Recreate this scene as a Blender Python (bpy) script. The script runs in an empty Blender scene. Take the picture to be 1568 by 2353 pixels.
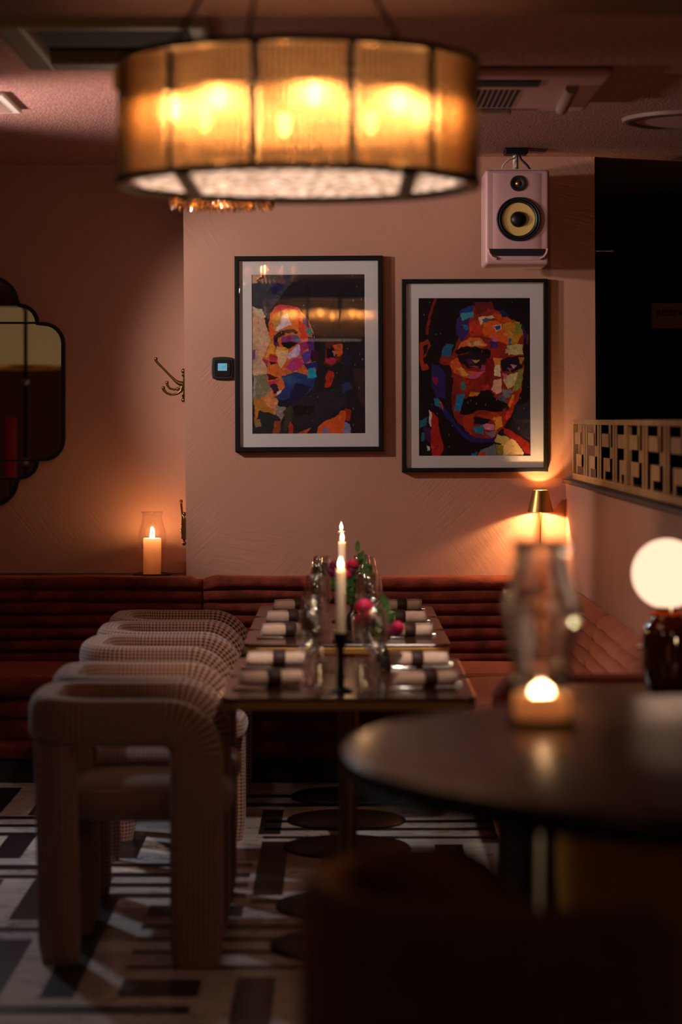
import bpy, math, random
import numpy as np
from mathutils import Vector, Matrix
R = random.Random(7)
PI = math.pi
scene = bpy.context.scene
col = bpy.data.collections.new('place'); scene.collection.children.link(col)
F = 5555.0; CX = 784.0; HY = 965.0; EYE = 1.5

def lin(c):
    c = c/255.0
    return c/12.92 if c <= 0.04045 else ((c+0.055)/1.055)**2.4
def rgb(r, g, b): return (lin(r), lin(g), lin(b), 1.0)

# ------------------------------------------------------------ mesh collector
class MB:
    def __init__(self):
        self.v = []; self.f = []; self.uv = []; self.mi = []; self.cur = 0
    def vert(self, p): self.v.append(tuple(p)); return len(self.v)-1
    def face(self, idx, uv=None):
        self.f.append(tuple(idx)); self.uv.append(uv); self.mi.append(self.cur)
    def box(self, x0, x1, y0, y1, z0, z1):
        b = len(self.v)
        for z in (z0, z1):
            for x, y in ((x0,y0),(x1,y0),(x1,y1),(x0,y1)): self.v.append((x,y,z))
        for q in ((3,2,1,0),(4,5,6,7),(0,1,5,4),(1,2,6,5),(2,3,7,6),(3,0,4,7)):
            self.face([b+i for i in q])
        return self
    def grid(self, rows, close_u=False, close_v=False, uvs=None):
        b = len(self.v); n = len(rows); m = len(rows[0])
        for r in rows:
            for p in r: self.v.append(tuple(p))
        for i in range(n-1+(1 if close_u else 0)):
            for j in range(m-1+(1 if close_v else 0)):
                i2 = (i+1) % n; j2 = (j+1) % m
                uv = None
                if uvs:
                    U, V = uvs
                    ua = U[i]; ub = U[i+1] if i+1 < len(U) else U[i]+(U[i]-U[i-1])
                    va = V[j]; vb = V[j+1] if j+1 < len(V) else V[j]+(V[j]-V[j-1])
                    uv = [(ua,va),(ua,vb),(ub,vb),(ub,va)]
                self.face([b+i*m+j, b+i*m+j2, b+i2*m+j2, b+i2*m+j], uv)
        return b
    def cap(self, ring, flip=False):
        self.face(list(reversed(ring)) if flip else ring)
    def lathe(self, prof, n=32, c=(0,0,0), cap0=False, cap1=False, a0=0, a1=2*PI):
        full = abs(a1-a0-2*PI) < 1e-6
        m = n if full else n+1
        rows = []
        for r, z in prof:
            rows.append([(c[0]+r*math.cos(a0+(a1-a0)*k/n), c[1]+r*math.sin(a0+(a1-a0)*k/n), c[2]+z) for k in range(m)])
        b = self.grid(rows, close_v=full)
        for f_i in range(len(self.f)-(len(rows)-1)*(m if full else m-1), len(self.f)):
            self.f[f_i] = tuple(reversed(self.f[f_i]))
        if cap0: self.cap([b+k for k in range(m)], True)
        if cap1: self.cap([b+(len(rows)-1)*m+k for k in range(m)])
        return self
    def tube(self, pts, rad, n=10, caps=True):
        pts = [Vector(p) for p in pts]
        if not hasattr(rad, '__len__'): rad = [rad]*len(pts)
        rows = []; up = None
        for i, p in enumerate(pts):
            t = (pts[min(i+1,len(pts)-1)]-pts[max(i-1,0)]).normalized()
            if up is None:
                up = Vector((0,0,1)) if abs(t.z) < .9 else Vector((1,0,0))
            s = t.cross(up).normalized(); up = s.cross(t).normalized()
            rows.append([p + s*math.cos(2*PI*k/n)*rad[i] + up*math.sin(2*PI*k/n)*rad[i] for k in range(n)])
        b = self.grid(rows, close_v=True)
        if caps:
            self.cap([b+k for k in range(n)]); self.cap([b+(len(rows)-1)*n+k for k in range(n)], True)
        return self
    def ball(self, c, r, n=16, sq=(1,1,1)):
        prof = []
        m = max(4, n//2)
        b = len(self.v)
        rows = []
        for i in range(m+1):
            th = PI*i/m
            rr = max(math.sin(th), 1e-3)
            rows.append([(c[0]+r*sq[0]*rr*math.cos(2*PI*k/n), c[1]+r*sq[1]*rr*math.sin(2*PI*k/n), c[2]-r*sq[2]*math.cos(th)) for k in range(n)])
        k0 = len(self.f)
        self.grid(rows, close_v=True)
        for i in range(k0, len(self.f)): self.f[i] = tuple(reversed(self.f[i]))
        return self
    def prism(self, poly, z0, z1):
        b = len(self.v); n = len(poly)
        for z in (z0, z1):
            for x, y in poly: self.v.append((x, y, z))
        self.cap([b+i for i in range(n)], True); self.cap([b+n+i for i in range(n)])
        for i in range(n):
            j = (i+1) % n
            self.face([b+i, b+j, b+n+j, b+n+i])
        return self
    def xform(self, fn, start=0):
        for i in range(start, len(self.v)): self.v[i] = tuple(fn(Vector(self.v[i])))
        return self
    def build(self, name, mat, parent=None, smooth=None, bevel=0, seg=2, sub=0, loc=None, boxuv=None, solid=0, flip=False):
        me = bpy.data.meshes.new(name)
        fs = [tuple(reversed(f)) for f in self.f] if flip else self.f
        me.from_pydata([tuple(v) for v in self.v], [], fs)
        mats = mat if isinstance(mat, (list, tuple)) else [mat]
        for m in mats: me.materials.append(m)
        if len(mats) > 1: me.polygons.foreach_set('material_index', self.mi)
        if any(u for u in self.uv) or boxuv:
            ul = me.uv_layers.new(name='UVMap')
            for p, u in zip(me.polygons, self.uv):
                if u and not boxuv:
                    for k, li in enumerate(p.loop_indices):
                        ul.data[li].uv = u[k] if not flip else u[len(u)-1-k]
                else:
                    s = boxuv or 1.0
                    nrm = p.normal; ax = max(range(3), key=lambda a: abs(nrm[a]))
                    ii = [(1,2),(0,2),(0,1)][ax]
                    for li in p.loop_indices:
                        co = me.vertices[me.loops[li].vertex_index].co
                        ul.data[li].uv = (co[ii[0]]*s, co[ii[1]]*s)
        if smooth is not None:
            me.polygons.foreach_set('use_smooth', [True]*len(me.polygons))
            if smooth < 180: me.set_sharp_from_angle(angle=math.radians(smooth))
        me.update()
        o = bpy.data.objects.new(name, me); col.objects.link(o)
        if parent: o.parent = parent
        if loc: o.location = loc
        if solid:
            md = o.modifiers.new('solid', 'SOLIDIFY'); md.thickness = solid; md.offset = 0
        if bevel:
            md = o.modifiers.new('bevel', 'BEVEL'); md.width = bevel; md.segments = seg; md.limit_method = 'ANGLE'; md.angle_limit = math.radians(35)
        if sub:
            md = o.modifiers.new('sub', 'SUBSURF'); md.levels = sub; md.render_levels = sub
        return o

def tag(o, label=None, cat=None, group=None, kind=None):
    if label: o['label'] = label
    if cat: o['category'] = cat
    if group: o['group'] = group
    if kind: o['kind'] = kind
    return o
def thing(name, label, cat, loc=(0,0,0), rz=0, group=None):
    o = bpy.data.objects.new(name, None); col.objects.link(o)
    o.location = loc; o.rotation_euler = (0,0,rz); o.empty_display_size = .05
    return tag(o, label, cat, group)
def struct(name, mb, mat, **k):
    o = mb.build(name, mat, **k); o['kind'] = 'structure'; return o
KIDS = {}
def kids(o): return [c for c in bpy.data.objects if c.parent == o]
def copy_tree(o, parent=None):
    c = o.copy(); col.objects.link(c); c.parent = parent
    for ch in kids(o): copy_tree(ch, c)
    return c
def dup(o, loc, rz=None, label=None, group=None):
    c = copy_tree(o); c.location = loc
    if rz is not None: c.rotation_euler = (0,0,rz)
    if label: c['label'] = label
    if group: c['group'] = group
    return c

# ------------------------------------------------------------ materials
def newmat(name):
    m = bpy.data.materials.new(name); m.use_nodes = True
    nt = m.node_tree; b = nt.nodes['Principled BSDF']
    return m, nt, b
def mat(name, color, rough=.5, metal=0, spec=.5, stint=None, sheen=0, sheen_tint=None, bump=0, bscale=20, bdetail=4, bstretch=None,
        var=None, vscale=3, vstretch=None, rvar=None, emis=None, estr=0, coat=0, aniso=0, sss=0, trans=0):
    m, nt, b = newmat(name)
    b.inputs['Base Color'].default_value = color
    b.inputs['Roughness'].default_value = rough
    b.inputs['Metallic'].default_value = metal
    b.inputs['Specular IOR Level'].default_value = spec
    b.inputs['Sheen Weight'].default_value = sheen
    if stint: b.inputs['Specular Tint'].default_value = stint
    if sheen_tint: b.inputs['Sheen Tint'].default_value = sheen_tint
    b.inputs['Coat Weight'].default_value = coat
    b.inputs['Coat Roughness'].default_value = .08
    if sss:
        b.inputs['Subsurface Weight'].default_value = sss
        b.inputs['Subsurface Radius'].default_value = (.05,.02,.01)
        b.inputs['Subsurface Scale'].default_value = .3
    if emis:
        b.inputs['Emission Color'].default_value = emis; b.inputs['Emission Strength'].default_value = estr
    tc = nt.nodes.new('ShaderNodeTexCoord')
    def noise(scale, stretch, detail):
        mp = nt.nodes.new('ShaderNodeMapping'); nt.links.new(tc.outputs['Object'], mp.inputs[0])
        if stretch: mp.inputs['Scale'].default_value = stretch
        n = nt.nodes.new('ShaderNodeTexNoise'); n.inputs['Scale'].default_value = scale; n.inputs['Detail'].default_value = detail
        nt.links.new(mp.outputs[0], n.inputs['Vector']); return n
    if bump:
        n = noise(bscale, bstretch, bdetail)
        bp = nt.nodes.new('ShaderNodeBump'); bp.inputs['Strength'].default_value = bump; bp.inputs['Distance'].default_value = .01
        nt.links.new(n.outputs['Fac'], bp.inputs['Height']); nt.links.new(bp.outputs[0], b.inputs['Normal'])
    if var or rvar:
        n = noise(vscale, vstretch, 5)
        if var:
            cr = nt.nodes.new('ShaderNodeValToRGB')
            cr.color_ramp.elements[0].position = .35; cr.color_ramp.elements[1].position = .68
            cr.color_ramp.elements[0].color = color; cr.color_ramp.elements[1].color = var
            nt.links.new(n.outputs['Fac'], cr.inputs[0]); nt.links.new(cr.outputs[0], b.inputs['Base Color'])
        if rvar:
            mr = nt.nodes.new('ShaderNodeMapRange'); mr.inputs[3].default_value = rough; mr.inputs[4].default_value = rvar
            nt.links.new(n.outputs['Fac'], mr.inputs[0]); nt.links.new(mr.outputs[0], b.inputs['Roughness'])
    return m
def clear_glass(name, tint=(1,1,1,1), gloss=(1,1,1,1), fres=.35, rough=.02, body=0.0):
    """thin blown glass: clear body with a fresnel sheen"""
    m, nt, b = newmat(name); nt.nodes.remove(b); N = nt.nodes.new; L = nt.links.new
    out = nt.nodes['Material Output']
    tr = N('ShaderNodeBsdfTransparent'); tr.inputs[0].default_value = tint
    gl = N('ShaderNodeBsdfGlossy'); gl.inputs[0].default_value = gloss; gl.inputs['Roughness'].default_value = rough
    lw = N('ShaderNodeLayerWeight'); lw.inputs[0].default_value = fres
    mr = N('ShaderNodeMapRange'); mr.inputs[3].default_value = .04+body; mr.inputs[4].default_value = .85
    pw = N('ShaderNodeMath'); pw.operation = 'POWER'; pw.inputs[1].default_value = 2.2
    L(lw.outputs['Facing'], pw.inputs[0]); L(pw.outputs[0], mr.inputs[0])
    mx = N('ShaderNodeMixShader'); L(mr.outputs[0], mx.inputs[0]); L(tr.outputs[0], mx.inputs[1]); L(gl.outputs[0], mx.inputs[2])
    L(mx.outputs[0], out.inputs[0]); return m
def emitter(name, color, strength):
    m, nt, b = newmat(name); nt.nodes.remove(b)
    e = nt.nodes.new('ShaderNodeEmission'); e.inputs[0].default_value = color; e.inputs[1].default_value = strength
    nt.links.new(e.outputs[0], nt.nodes['Material Output'].inputs[0]); return m

M = {}
def wall_mat(name, c1, c2, bumpk=.5):
    """rolled and brushed clay plaster: fine grain plus patches of crossed trowel strokes"""
    m, nt, b = newmat(name); N = nt.nodes.new; L = nt.links.new
    tc = N('ShaderNodeTexCoord')
    n1 = N('ShaderNodeTexNoise'); n1.inputs['Scale'].default_value = 1.7; n1.inputs['Detail'].default_value = 6
    L(tc.outputs['Object'], n1.inputs['Vector'])
    cr = N('ShaderNodeValToRGB'); cr.color_ramp.elements[0].color = c1; cr.color_ramp.elements[1].color = c2
    cr.color_ramp.elements[0].position = .3; cr.color_ramp.elements[1].position = .7
    L(n1.outputs['Fac'], cr.inputs[0]); L(cr.outputs[0], b.inputs['Base Color'])
    b.inputs['Roughness'].default_value = .62; b.inputs['Specular IOR Level'].default_value = .3
    def strokes(rot, stretch, scale):
        mp = N('ShaderNodeMapping'); mp.vector_type = 'TEXTURE'; mp.inputs['Rotation'].default_value = rot; mp.inputs['Scale'].default_value = stretch
        L(tc.outputs['Object'], mp.inputs[0])
        n = N('ShaderNodeTexNoise'); n.inputs['Scale'].default_value = scale; n.inputs['Detail'].default_value = 3
        n.inputs['Distortion'].default_value = .6
        L(mp.outputs[0], n.inputs['Vector']); return n.outputs['Fac']
    s1 = strokes((0,.95,0), (1,1,.07), 6); s2 = strokes((0,-.8,0), (1,1,.06), 5); s3 = strokes((0,.2,0), (1,1,.12), 5)
    msk = N('ShaderNodeTexNoise'); msk.inputs['Scale'].default_value = 2.3; L(tc.outputs['Object'], msk.inputs['Vector'])
    mm = N('ShaderNodeValToRGB'); mm.color_ramp.elements[0].position = .47; mm.color_ramp.elements[1].position = .56
    L(msk.outputs['Fac'], mm.inputs[0])
    mx = N('ShaderNodeMix'); mx.data_type = 'FLOAT'; L(mm.outputs[0], mx.inputs[0]); L(s1, mx.inputs[2]); L(s2, mx.inputs[3])
    msk2 = N('ShaderNodeTexNoise'); msk2.inputs['Scale'].default_value = 3.1; msk2.inputs['Detail'].default_value = 1
    L(tc.outputs['Generated'], msk2.inputs['Vector'])
    mm2 = N('ShaderNodeValToRGB'); mm2.color_ramp.elements[0].position = .45; mm2.color_ramp.elements[1].position = .6
    L(msk2.outputs['Fac'], mm2.inputs[0])
    mx2 = N('ShaderNodeMix'); mx2.data_type = 'FLOAT'; L(mm2.outputs[0], mx2.inputs[0]); L(mx.outputs[0], mx2.inputs[2]); L(s3, mx2.inputs[3])
    fine = N('ShaderNodeTexNoise'); fine.inputs['Scale'].default_value = 90; fine.inputs['Detail'].default_value = 3
    L(tc.outputs['Object'], fine.inputs['Vector'])
    m3 = N('ShaderNodeTexNoise'); m3.inputs['Scale'].default_value = 1.9; m3.inputs['Detail'].default_value = 2; L(tc.outputs['Object'], m3.inputs['Vector'])
    m3r = N('ShaderNodeValToRGB'); m3r.color_ramp.elements[0].position = .46; m3r.color_ramp.elements[1].position = .66
    m3r.color_ramp.elements[0].color = (.12,.12,.12,1); L(m3.outputs['Fac'], m3r.inputs[0])
    st = N('ShaderNodeMath'); st.operation = 'MULTIPLY'; L(mx2.outputs[0], st.inputs[0]); L(m3r.outputs[0], st.inputs[1])
    ad = N('ShaderNodeMath'); ad.operation = 'MULTIPLY_ADD'; ad.inputs[1].default_value = .18
    L(fine.outputs['Fac'], ad.inputs[0]); L(st.outputs[0], ad.inputs[2])
    bp = N('ShaderNodeBump'); bp.inputs['Strength'].default_value = bumpk; bp.inputs['Distance'].default_value = .006
    L(ad.outputs[0], bp.inputs['Height']); L(bp.outputs[0], b.inputs['Normal'])
    return m
def houndstooth(name, light, dark):
    m, nt, b = newmat(name); N = nt.nodes.new; L = nt.links.new
    uv = N('ShaderNodeUVMap'); uv.uv_map = 'UVMap'
    sp = N('ShaderNodeSeparateXYZ'); L(uv.outputs[0], sp.inputs[0])
    def math_(op, a, c=None, v=None):
        n = N('ShaderNodeMath'); n.operation = op; L(a, n.inputs[0])
        if c is not None: L(c, n.inputs[1])
        elif v is not None: n.inputs[1].default_value = v
        return n.outputs[0]
    S = 1/.0128
    u = math_('MULTIPLY', sp.outputs[0], v=S); v = math_('MULTIPLY', sp.outputs[1], v=S)
    a = math_('LESS_THAN', math_('FRACT', u), v=.5); c = math_('LESS_THAN', math_('FRACT', v), v=.5)
    d = math_('LESS_THAN', math_('FRACT', math_('MULTIPLY', math_('ADD', u, v), v=2.0)), v=.5)
    both = math_('MULTIPLY', a, c)
    s = math_('ADD', a, c)
    xor = math_('SUBTRACT', s, math_('MULTIPLY', both, v=2.0))
    dk = math_('ADD', both, math_('MULTIPLY', xor, d))
    mx = N('ShaderNodeMix'); mx.data_type = 'RGBA'; L(dk, mx.inputs[0]); mx.inputs[6].default_value = light; mx.inputs[7].default_value = dark
    L(mx.outputs[2], b.inputs['Base Color']); b.inputs['Roughness'].default_value = .9
    b.inputs['Sheen Weight'].default_value = .35; b.inputs['Sheen Roughness'].default_value = .5
    b.inputs['Specular IOR Level'].default_value = .15
    tc = N('ShaderNodeTexCoord'); n = N('ShaderNodeTexNoise'); n.inputs['Scale'].default_value = 420; L(tc.outputs['Object'], n.inputs['Vector'])
    bp = N('ShaderNodeBump'); bp.inputs['Strength'].default_value = .4; bp.inputs['Distance'].default_value = .002
    L(n.outputs['Fac'], bp.inputs['Height']); L(bp.outputs[0], b.inputs['Normal'])
    return m
def marble(name, base, vein, vs=1.0, rough=.22):
    m, nt, b = newmat(name); N = nt.nodes.new; L = nt.links.new
    tc = N('ShaderNodeTexCoord'); mp = N('ShaderNodeMapping'); mp.inputs['Rotation'].default_value = (0,0,.9); mp.inputs['Scale'].default_value = (1,3,1)
    L(tc.outputs['Object'], mp.inputs[0])
    n = N('ShaderNodeTexNoise'); n.inputs['Scale'].default_value = 3*vs; n.inputs['Detail'].default_value = 6; n.inputs['Distortion'].default_value = 1.2
    L(mp.outputs[0], n.inputs['Vector'])
    a = N('ShaderNodeMath'); a.operation = 'SUBTRACT'; a.inputs[1].default_value = .5; L(n.outputs['Fac'], a.inputs[0])
    ab = N('ShaderNodeMath'); ab.operation = 'ABSOLUTE'; L(a.outputs[0], ab.inputs[0])
    cr = N('ShaderNodeValToRGB'); cr.color_ramp.elements[0].color = vein; cr.color_ramp.elements[1].color = base
    cr.color_ramp.elements[0].position = 0; cr.color_ramp.elements[1].position = .018
    L(ab.outputs[0], cr.inputs[0]); L(cr.outputs[0], b.inputs['Base Color'])
    b.inputs['Roughness'].default_value = rough
    return m

M['wall'] = wall_mat('clay_plaster', rgb(178,128,108), rgb(188,138,116))
M['ceil'] = mat('ceiling_stucco', rgb(178,128,115), rough=.85, bump=1.0, bscale=110, bdetail=5, var=rgb(158,108,96), vscale=30)
M['dark_wall'] = mat('dark_wall', rgb(34,27,22), rough=.8)
M['beam'] = mat('beam_paint', rgb(80,45,35), rough=.8)
M['white_marble'] = marble('white_marble', rgb(205,198,196), rgb(120,112,110))
M['black_marble'] = marble('black_marble', rgb(28,27,34), rgb(48,46,54), rough=.3)
M['stone'] = mat('slate_ledge', rgb(58,48,46), rough=.55, bump=.3, bscale=40)
M['hound'] = houndstooth('houndstooth_wool', rgb(178,134,118), rgb(44,21,16))
M['velvet'] = mat('rust_velvet', rgb(76,28,21), rough=.75, spec=.12, sheen=.6, sheen_tint=rgb(225,130,98), var=rgb(118,48,35), vscale=13, bump=.35, bscale=50)
M['velvet_lit'] = mat('lit_rust_velvet', rgb(150,84,64), rough=.75, spec=.15, sheen=.7, sheen_tint=rgb(235,160,130), var=rgb(172,104,82), vscale=8, bump=.2, bscale=60)  # rust velvet again, with the pinkish light on it put into the colour
M['plinth'] = mat('banquette_plinth', rgb(20,14,12), rough=.6)
M['black'] = mat('black_lacquer', rgb(12,10,10), rough=.45, spec=.3)
M['black_soft'] = mat('black_rubber', rgb(16,16,17), rough=.55, var=rgb(20,20,22), vscale=30)
M['blackmetal'] = mat('blackened_steel', rgb(22,17,14), rough=.4, metal=.7)
M['brass'] = mat('aged_brass', rgb(190,145,80), rough=.28, metal=1, rvar=.42, vscale=12)
M['brass_edge'] = mat('brushed_brass_edge', rgb(176,132,70), rough=.45, metal=.85)
M['brass_dark'] = mat('bronzed_brass', rgb(130,98,58), rough=.36, metal=1)
M['goldpaint'] = mat('gold_leaf_wood', rgb(190,150,98), rough=.42, metal=.3, var=rgb(165,125,78), vscale=9)
M['walnut'] = mat('walnut_top', rgb(74,36,24), rough=.2, coat=.1, spec=.4, var=rgb(40,18,13), vscale=4, vstretch=(1,14,1))
M['walnut_dark'] = mat('dark_walnut_top', rgb(44,22,18), rough=.2, spec=.3, stint=(1,.70,.48,1), var=rgb(30,15,12), vscale=3, vstretch=(14,1,1), rvar=.3)
M['napkin'] = mat('linen_napkin', rgb(222,192,178), rough=.9, bump=.5, bscale=160, var=rgb(200,176,160), vscale=20)
M['band'] = mat('brown_leather_band', rgb(50,20,16), rough=.6, bump=.2, bscale=80)
M['steel'] = mat('polished_steel', rgb(205,200,195), rough=.12, metal=1)
M['wax'] = mat('ivory_wax', rgb(240,228,214), rough=.45, sss=.6)
def lit_wax(name, c):
    m, nt, b = newmat(name); b.inputs['Base Color'].default_value = c; b.inputs['Roughness'].default_value = .45
    t = nt.nodes.new('ShaderNodeBsdfTranslucent'); t.inputs[0].default_value = c
    x = nt.nodes.new('ShaderNodeMixShader'); x.inputs[0].default_value = .55
    nt.links.new(b.outputs[0], x.inputs[1]); nt.links.new(t.outputs[0], x.inputs[2]); nt.links.new(x.outputs[0], nt.nodes['Material Output'].inputs[0]); return m
M['waxwell'] = lit_wax('translucent_wax', rgb(246,216,190))
M['waxhot'] = mat('glowing_wax', rgb(245,225,200), rough=.45, sss=.9)
M['wick'] = mat('charred_wick', rgb(20,16,14), rough=.9)
M['flame'] = emitter('candle_flame', (1,.62,.36,1), 14)
M['flame2'] = emitter('candle_flame_low', (1,.52,.2,1), 14)
M['glass'] = clear_glass('clear_glass', body=.06, rough=.016, fres=.45)
M['hurricane'] = clear_glass('hurricane_glass', tint=(.97,.95,.93,1), fres=.45, body=.02)
def thick_glass(name):
    m, nt, b = newmat(name); nt.nodes.remove(b)
    g = nt.nodes.new('ShaderNodeBsdfGlass'); g.inputs['IOR'].default_value = 1.48; g.inputs['Roughness'].default_value = .01; g.inputs['Color'].default_value = (.97,.96,.95,1)
    t = nt.nodes.new('ShaderNodeBsdfTransparent'); x = nt.nodes.new('ShaderNodeMixShader'); x.inputs[0].default_value = .25
    nt.links.new(g.outputs[0], x.inputs[1]); nt.links.new(t.outputs[0], x.inputs[2]); nt.links.new(x.outputs[0], nt.nodes['Material Output'].inputs[0]); return m
M['thickglass'] = thick_glass('blown_glass')
M['picglass'] = clear_glass('picture_glass', fres=.3, rough=.008, body=.045)
M['crystal'] = clear_glass('cut_crystal', tint=(1,.88,.72,1), gloss=(1,.9,.75,1), fres=.5, rough=.10, body=.40)
M['mat_board'] = mat('mount_board', rgb(226,218,218), rough=.9, var=rgb(222,214,214), vscale=3)
M['dusty_pink'] = mat('dusty_pink_finish', rgb(196,150,148), rough=.5, var=rgb(190,144,142), vscale=6)  # even dusty pink tone for casings and small fittings
M['cone'] = mat('woven_yellow_cone', rgb(214,178,100), rough=.6, bump=.2, bscale=300)
M['plastic_grey'] = mat('grey_plastic', rgb(140,112,100), rough=.5)
M['cassette_grey'] = mat('cassette_grey', rgb(128,112,100), rough=.6)
M['plastic_white'] = mat('offwhite_plastic', rgb(200,188,174), rough=.5)
M['grille_dark'] = mat('vent_shadow_gap', rgb(12,8,7), rough=.9)
M['lcd'] = emitter('backlit_lcd', rgb(128,196,222), .62)
M['lcd_ink'] = mat('lcd_digits', rgb(60,110,150), rough=.5)
M['ochre'] = mat('ochre_velvet', rgb(205,145,25), rough=.7, spec=.15, sheen=.6, sheen_tint=rgb(240,190,80), var=rgb(190,130,20), vscale=6)
M['amber_cloth'] = mat('amber_wool', rgb(150,98,36), rough=.85, sheen=.5, sheen_tint=rgb(230,170,70), var=rgb(120,74,30), vscale=8)
M['stoolcloth'] = mat('tobacco_wool', rgb(74,40,30), rough=.9, sheen=.5, sheen_tint=rgb(200,130,100), var=rgb(60,30,24), vscale=30)
M['wood_leg'] = mat('dark_beech', rgb(54,30,22), rough=.45, var=rgb(40,22,17), vscale=6, vstretch=(6,6,1))
M['globe'] = emitter('opal_globe_lit', (1.5,.90,.60,1), 1.0)
M['amber_glaze'] = mat('oxblood_glaze', rgb(70,18,8), rough=.06, coat=1, spec=.8)
M['lampglow'] = emitter('lit_bulb', (1,.62,.28,1), 30)
M['mirror'] = mat('mirror_silver', (.75,.72,.66,1), rough=.015, metal=1)
M['leaf'] = mat('green_leaf', rgb(58,98,36), rough=.5, var=rgb(36,66,26), vscale=30)
M['petal'] = mat('magenta_petal', rgb(232,60,104), rough=.6, var=rgb(196,36,84), vscale=40)
M['petal2'] = mat('plum_petal', rgb(150,50,96), rough=.6, var=rgb(96,28,70), vscale=40)
M['stem'] = mat('green_stem', rgb(46,70,30), rough=.6)
M['vase'] = mat('smoked_bud_vase', rgb(30,26,22), rough=.12, coat=.6)
M['signboard'] = mat('tan_sign_board', rgb(222,158,112), rough=.6, var=rgb(210,146,102), vscale=5)
# ============================================================ SETTING
WD = 10.75            # distance of the picture wall
def px(x, y, D): return ((x-CX)*D/F, D, EYE-(y-HY)*D/F)
CEIL = 2.67

# floor: white slabs with black slabs and strips laid in stepped blocks
fl = MB()
fl.cur = 0
fl.box(-6.5, 6, -4, 14, -.05, 0)
blk = []
def B(x0, x1, d0, d1): blk.append((x0, x1, d0, d1))
def strips(x0, x1, ds):
    for d0, d1 in ds: B(x0, x1, d0, d1)
# far-left upright block
for k in range(3): B(-1.40-.2*k*1.02, -1.30-.2*k*1.02, 9.17, 9.86)
B(-1.19, -1.10, 9.17, 9.60)
strips(-2.6, -.90, [(9.08,9.15), (8.905,8.97), (8.72,8.79)])
for k in range(5): B(-1.20-.2*k, -1.10-.2*k, 8.27, 8.72)
B(-1.0, -.90, 8.27, 8.60); B(-.785, -.70, 8.27, 8.72)
strips(-2.6, -.82, [(8.06,8.15), (7.905,7.97)])
for k in range(7): B(-1.0-.2*k, -.90-.2*k, 7.25, 7.89)
strips(-2.2, -.80, [(7.08,7.15)])
B(-.785, -.695, 6.27, 7.585)
for k in range(5): B(-.99-.2*k, -.89-.2*k, 6.27, 6.98)
# middle block
strips(-.785, -.30, [(8.11,8.18), (7.93,8.008), (7.76,7.83), (7.585,7.66)])
strips(-.59, -.37, [(8.30,8.38)])
B(-.50, -.42, 8.45, 8.95); B(-.30, -.22, 8.75, 9.3)
strips(-.48, .62, [(9.38,9.46),(9.60,9.68)])
B(-.59, -.30, 7.30, 7.47)
strips(-.59, -.09, [(7.12,7.19), (6.95,7.015), (6.785,6.847), (6.594,6.652)])
B(-.583, -.372, 6.285, 6.48)
strips(-3.0, -.385, [(6.10,6.19)])
strips(-3.0, -.46, [(5.86,5.93)])
# middle-right uprights
B(-.281, -.175, 5.6, 6.50); B(-.281, -.185, 7.63, 8.60); B(-.07, .02, 5.6, 6.45)
strips(-.281, .62, [(8.66,8.71), (8.83,8.89), (9.0,9.06)])
B(-.07, .02, 7.6, 8.55); B(.13, .23, 7.6, 8.55); B(.33,.43,7.6,8.55); B(.13,.23,5.6,6.5)
strips(-.281, -.12, [(7.50,7.57)])
strips(-.09, .62, [(7.12,7.19), (6.95,7.015), (6.785,6.847), (6.594,6.652), (7.36,7.43)])
for j in range(7):
    for k in range(8): B(.66+.2*k, .76+.2*k, 2.6+j*1.1, 3.2+j*1.1)
    strips(.62, 2.4, [(3.3+j*1.1, 3.37+j*1.1), (3.45+j*1.1, 3.52+j*1.1)])
for j in range(6):
    for k in range(14): B(-2.4+.2*k+.1*(j%2), -2.3+.2*k+.1*(j%2), -.4+j*1.0, .2+j*1.0)
    strips(-2.6, .5, [(.28+j*1.0, .35+j*1.0), (.43+j*1.0, .50+j*1.0)])
fl.cur = 1
for x0, x1, d0, d1 in blk:
    b = len(fl.v)
    for x, y in ((x0,d0),(x1,d0),(x1,d1),(x0,d1)): fl.v.append((x,y,.0006))
    fl.face([b,b+1,b+2,b+3])
struct('floor', fl, [M['white_marble'], M['black_marble']])

c = MB(); c.box(-6.5, 6, -4, 14, CEIL, CEIL+.1); struct('ceiling', c, M['ceil'])
c = MB(); c.box(-6.5, 6, 5.15, 5.68, 2.45, CEIL+.01); struct('trim_1', c, M['beam'])['label'] = 'dark painted ceiling beam'

# picture wall: its left arris leans a touch, as in the photograph
c = MB(); c.box(-.695, 1.13, WD, 11.9, 0, CEIL)
c.v = [((-.681 if z < 1 else -.704) if x < 0 else (1.14 if z < 1 else 1.128), y, z) for x, y, z in c.v]
struct('wall_back', c, M['wall'])
c = MB(); c.box(-6.5, -.66, 11.1, 11.3, 0, CEIL); struct('wall_recess', c, M['wall'])
c = MB(); c.box(-6.5, -.685, 10.76, 11.10, .70, .797); struct('trim_2', c, M['stone'])
c = MB(); c.box(-6.6, -6.4, -4, 11.3, 0, CEIL); struct('wall_left', c, M['wall'])
c = MB(); c.box(-6.5, 6, -4.1, -3.9, 0, CEIL); struct('wall_front', c, M['wall'])
c = MB(); c.box(5.9, 6.1, -4, 14, 0, CEIL); struct('wall_right', c, M['dark_wall'])
c = MB(); c.box(1.125, 6, 12.5, 12.7, 0, CEIL); struct('wall_far', c, M['dark_wall'])
# dark room beyond: lintel and door panel lines
c = MB(); c.box(1.14, 6, 12.36, 12.5, 2.40, 2.53); struct('trim_3', c, M['plinth'])
# half height partition at the right, with its ledge
c = MB(); c.box(1.0, 1.20, 6.86, WD, 0, 1.222); struct('wall_partition', c, M['wall'])
c = MB(); c.box(.985, 1.22, 6.84, WD-.002, 1.222, 1.238); struct('trim_4', c, M['stone'], bevel=.003)

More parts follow.
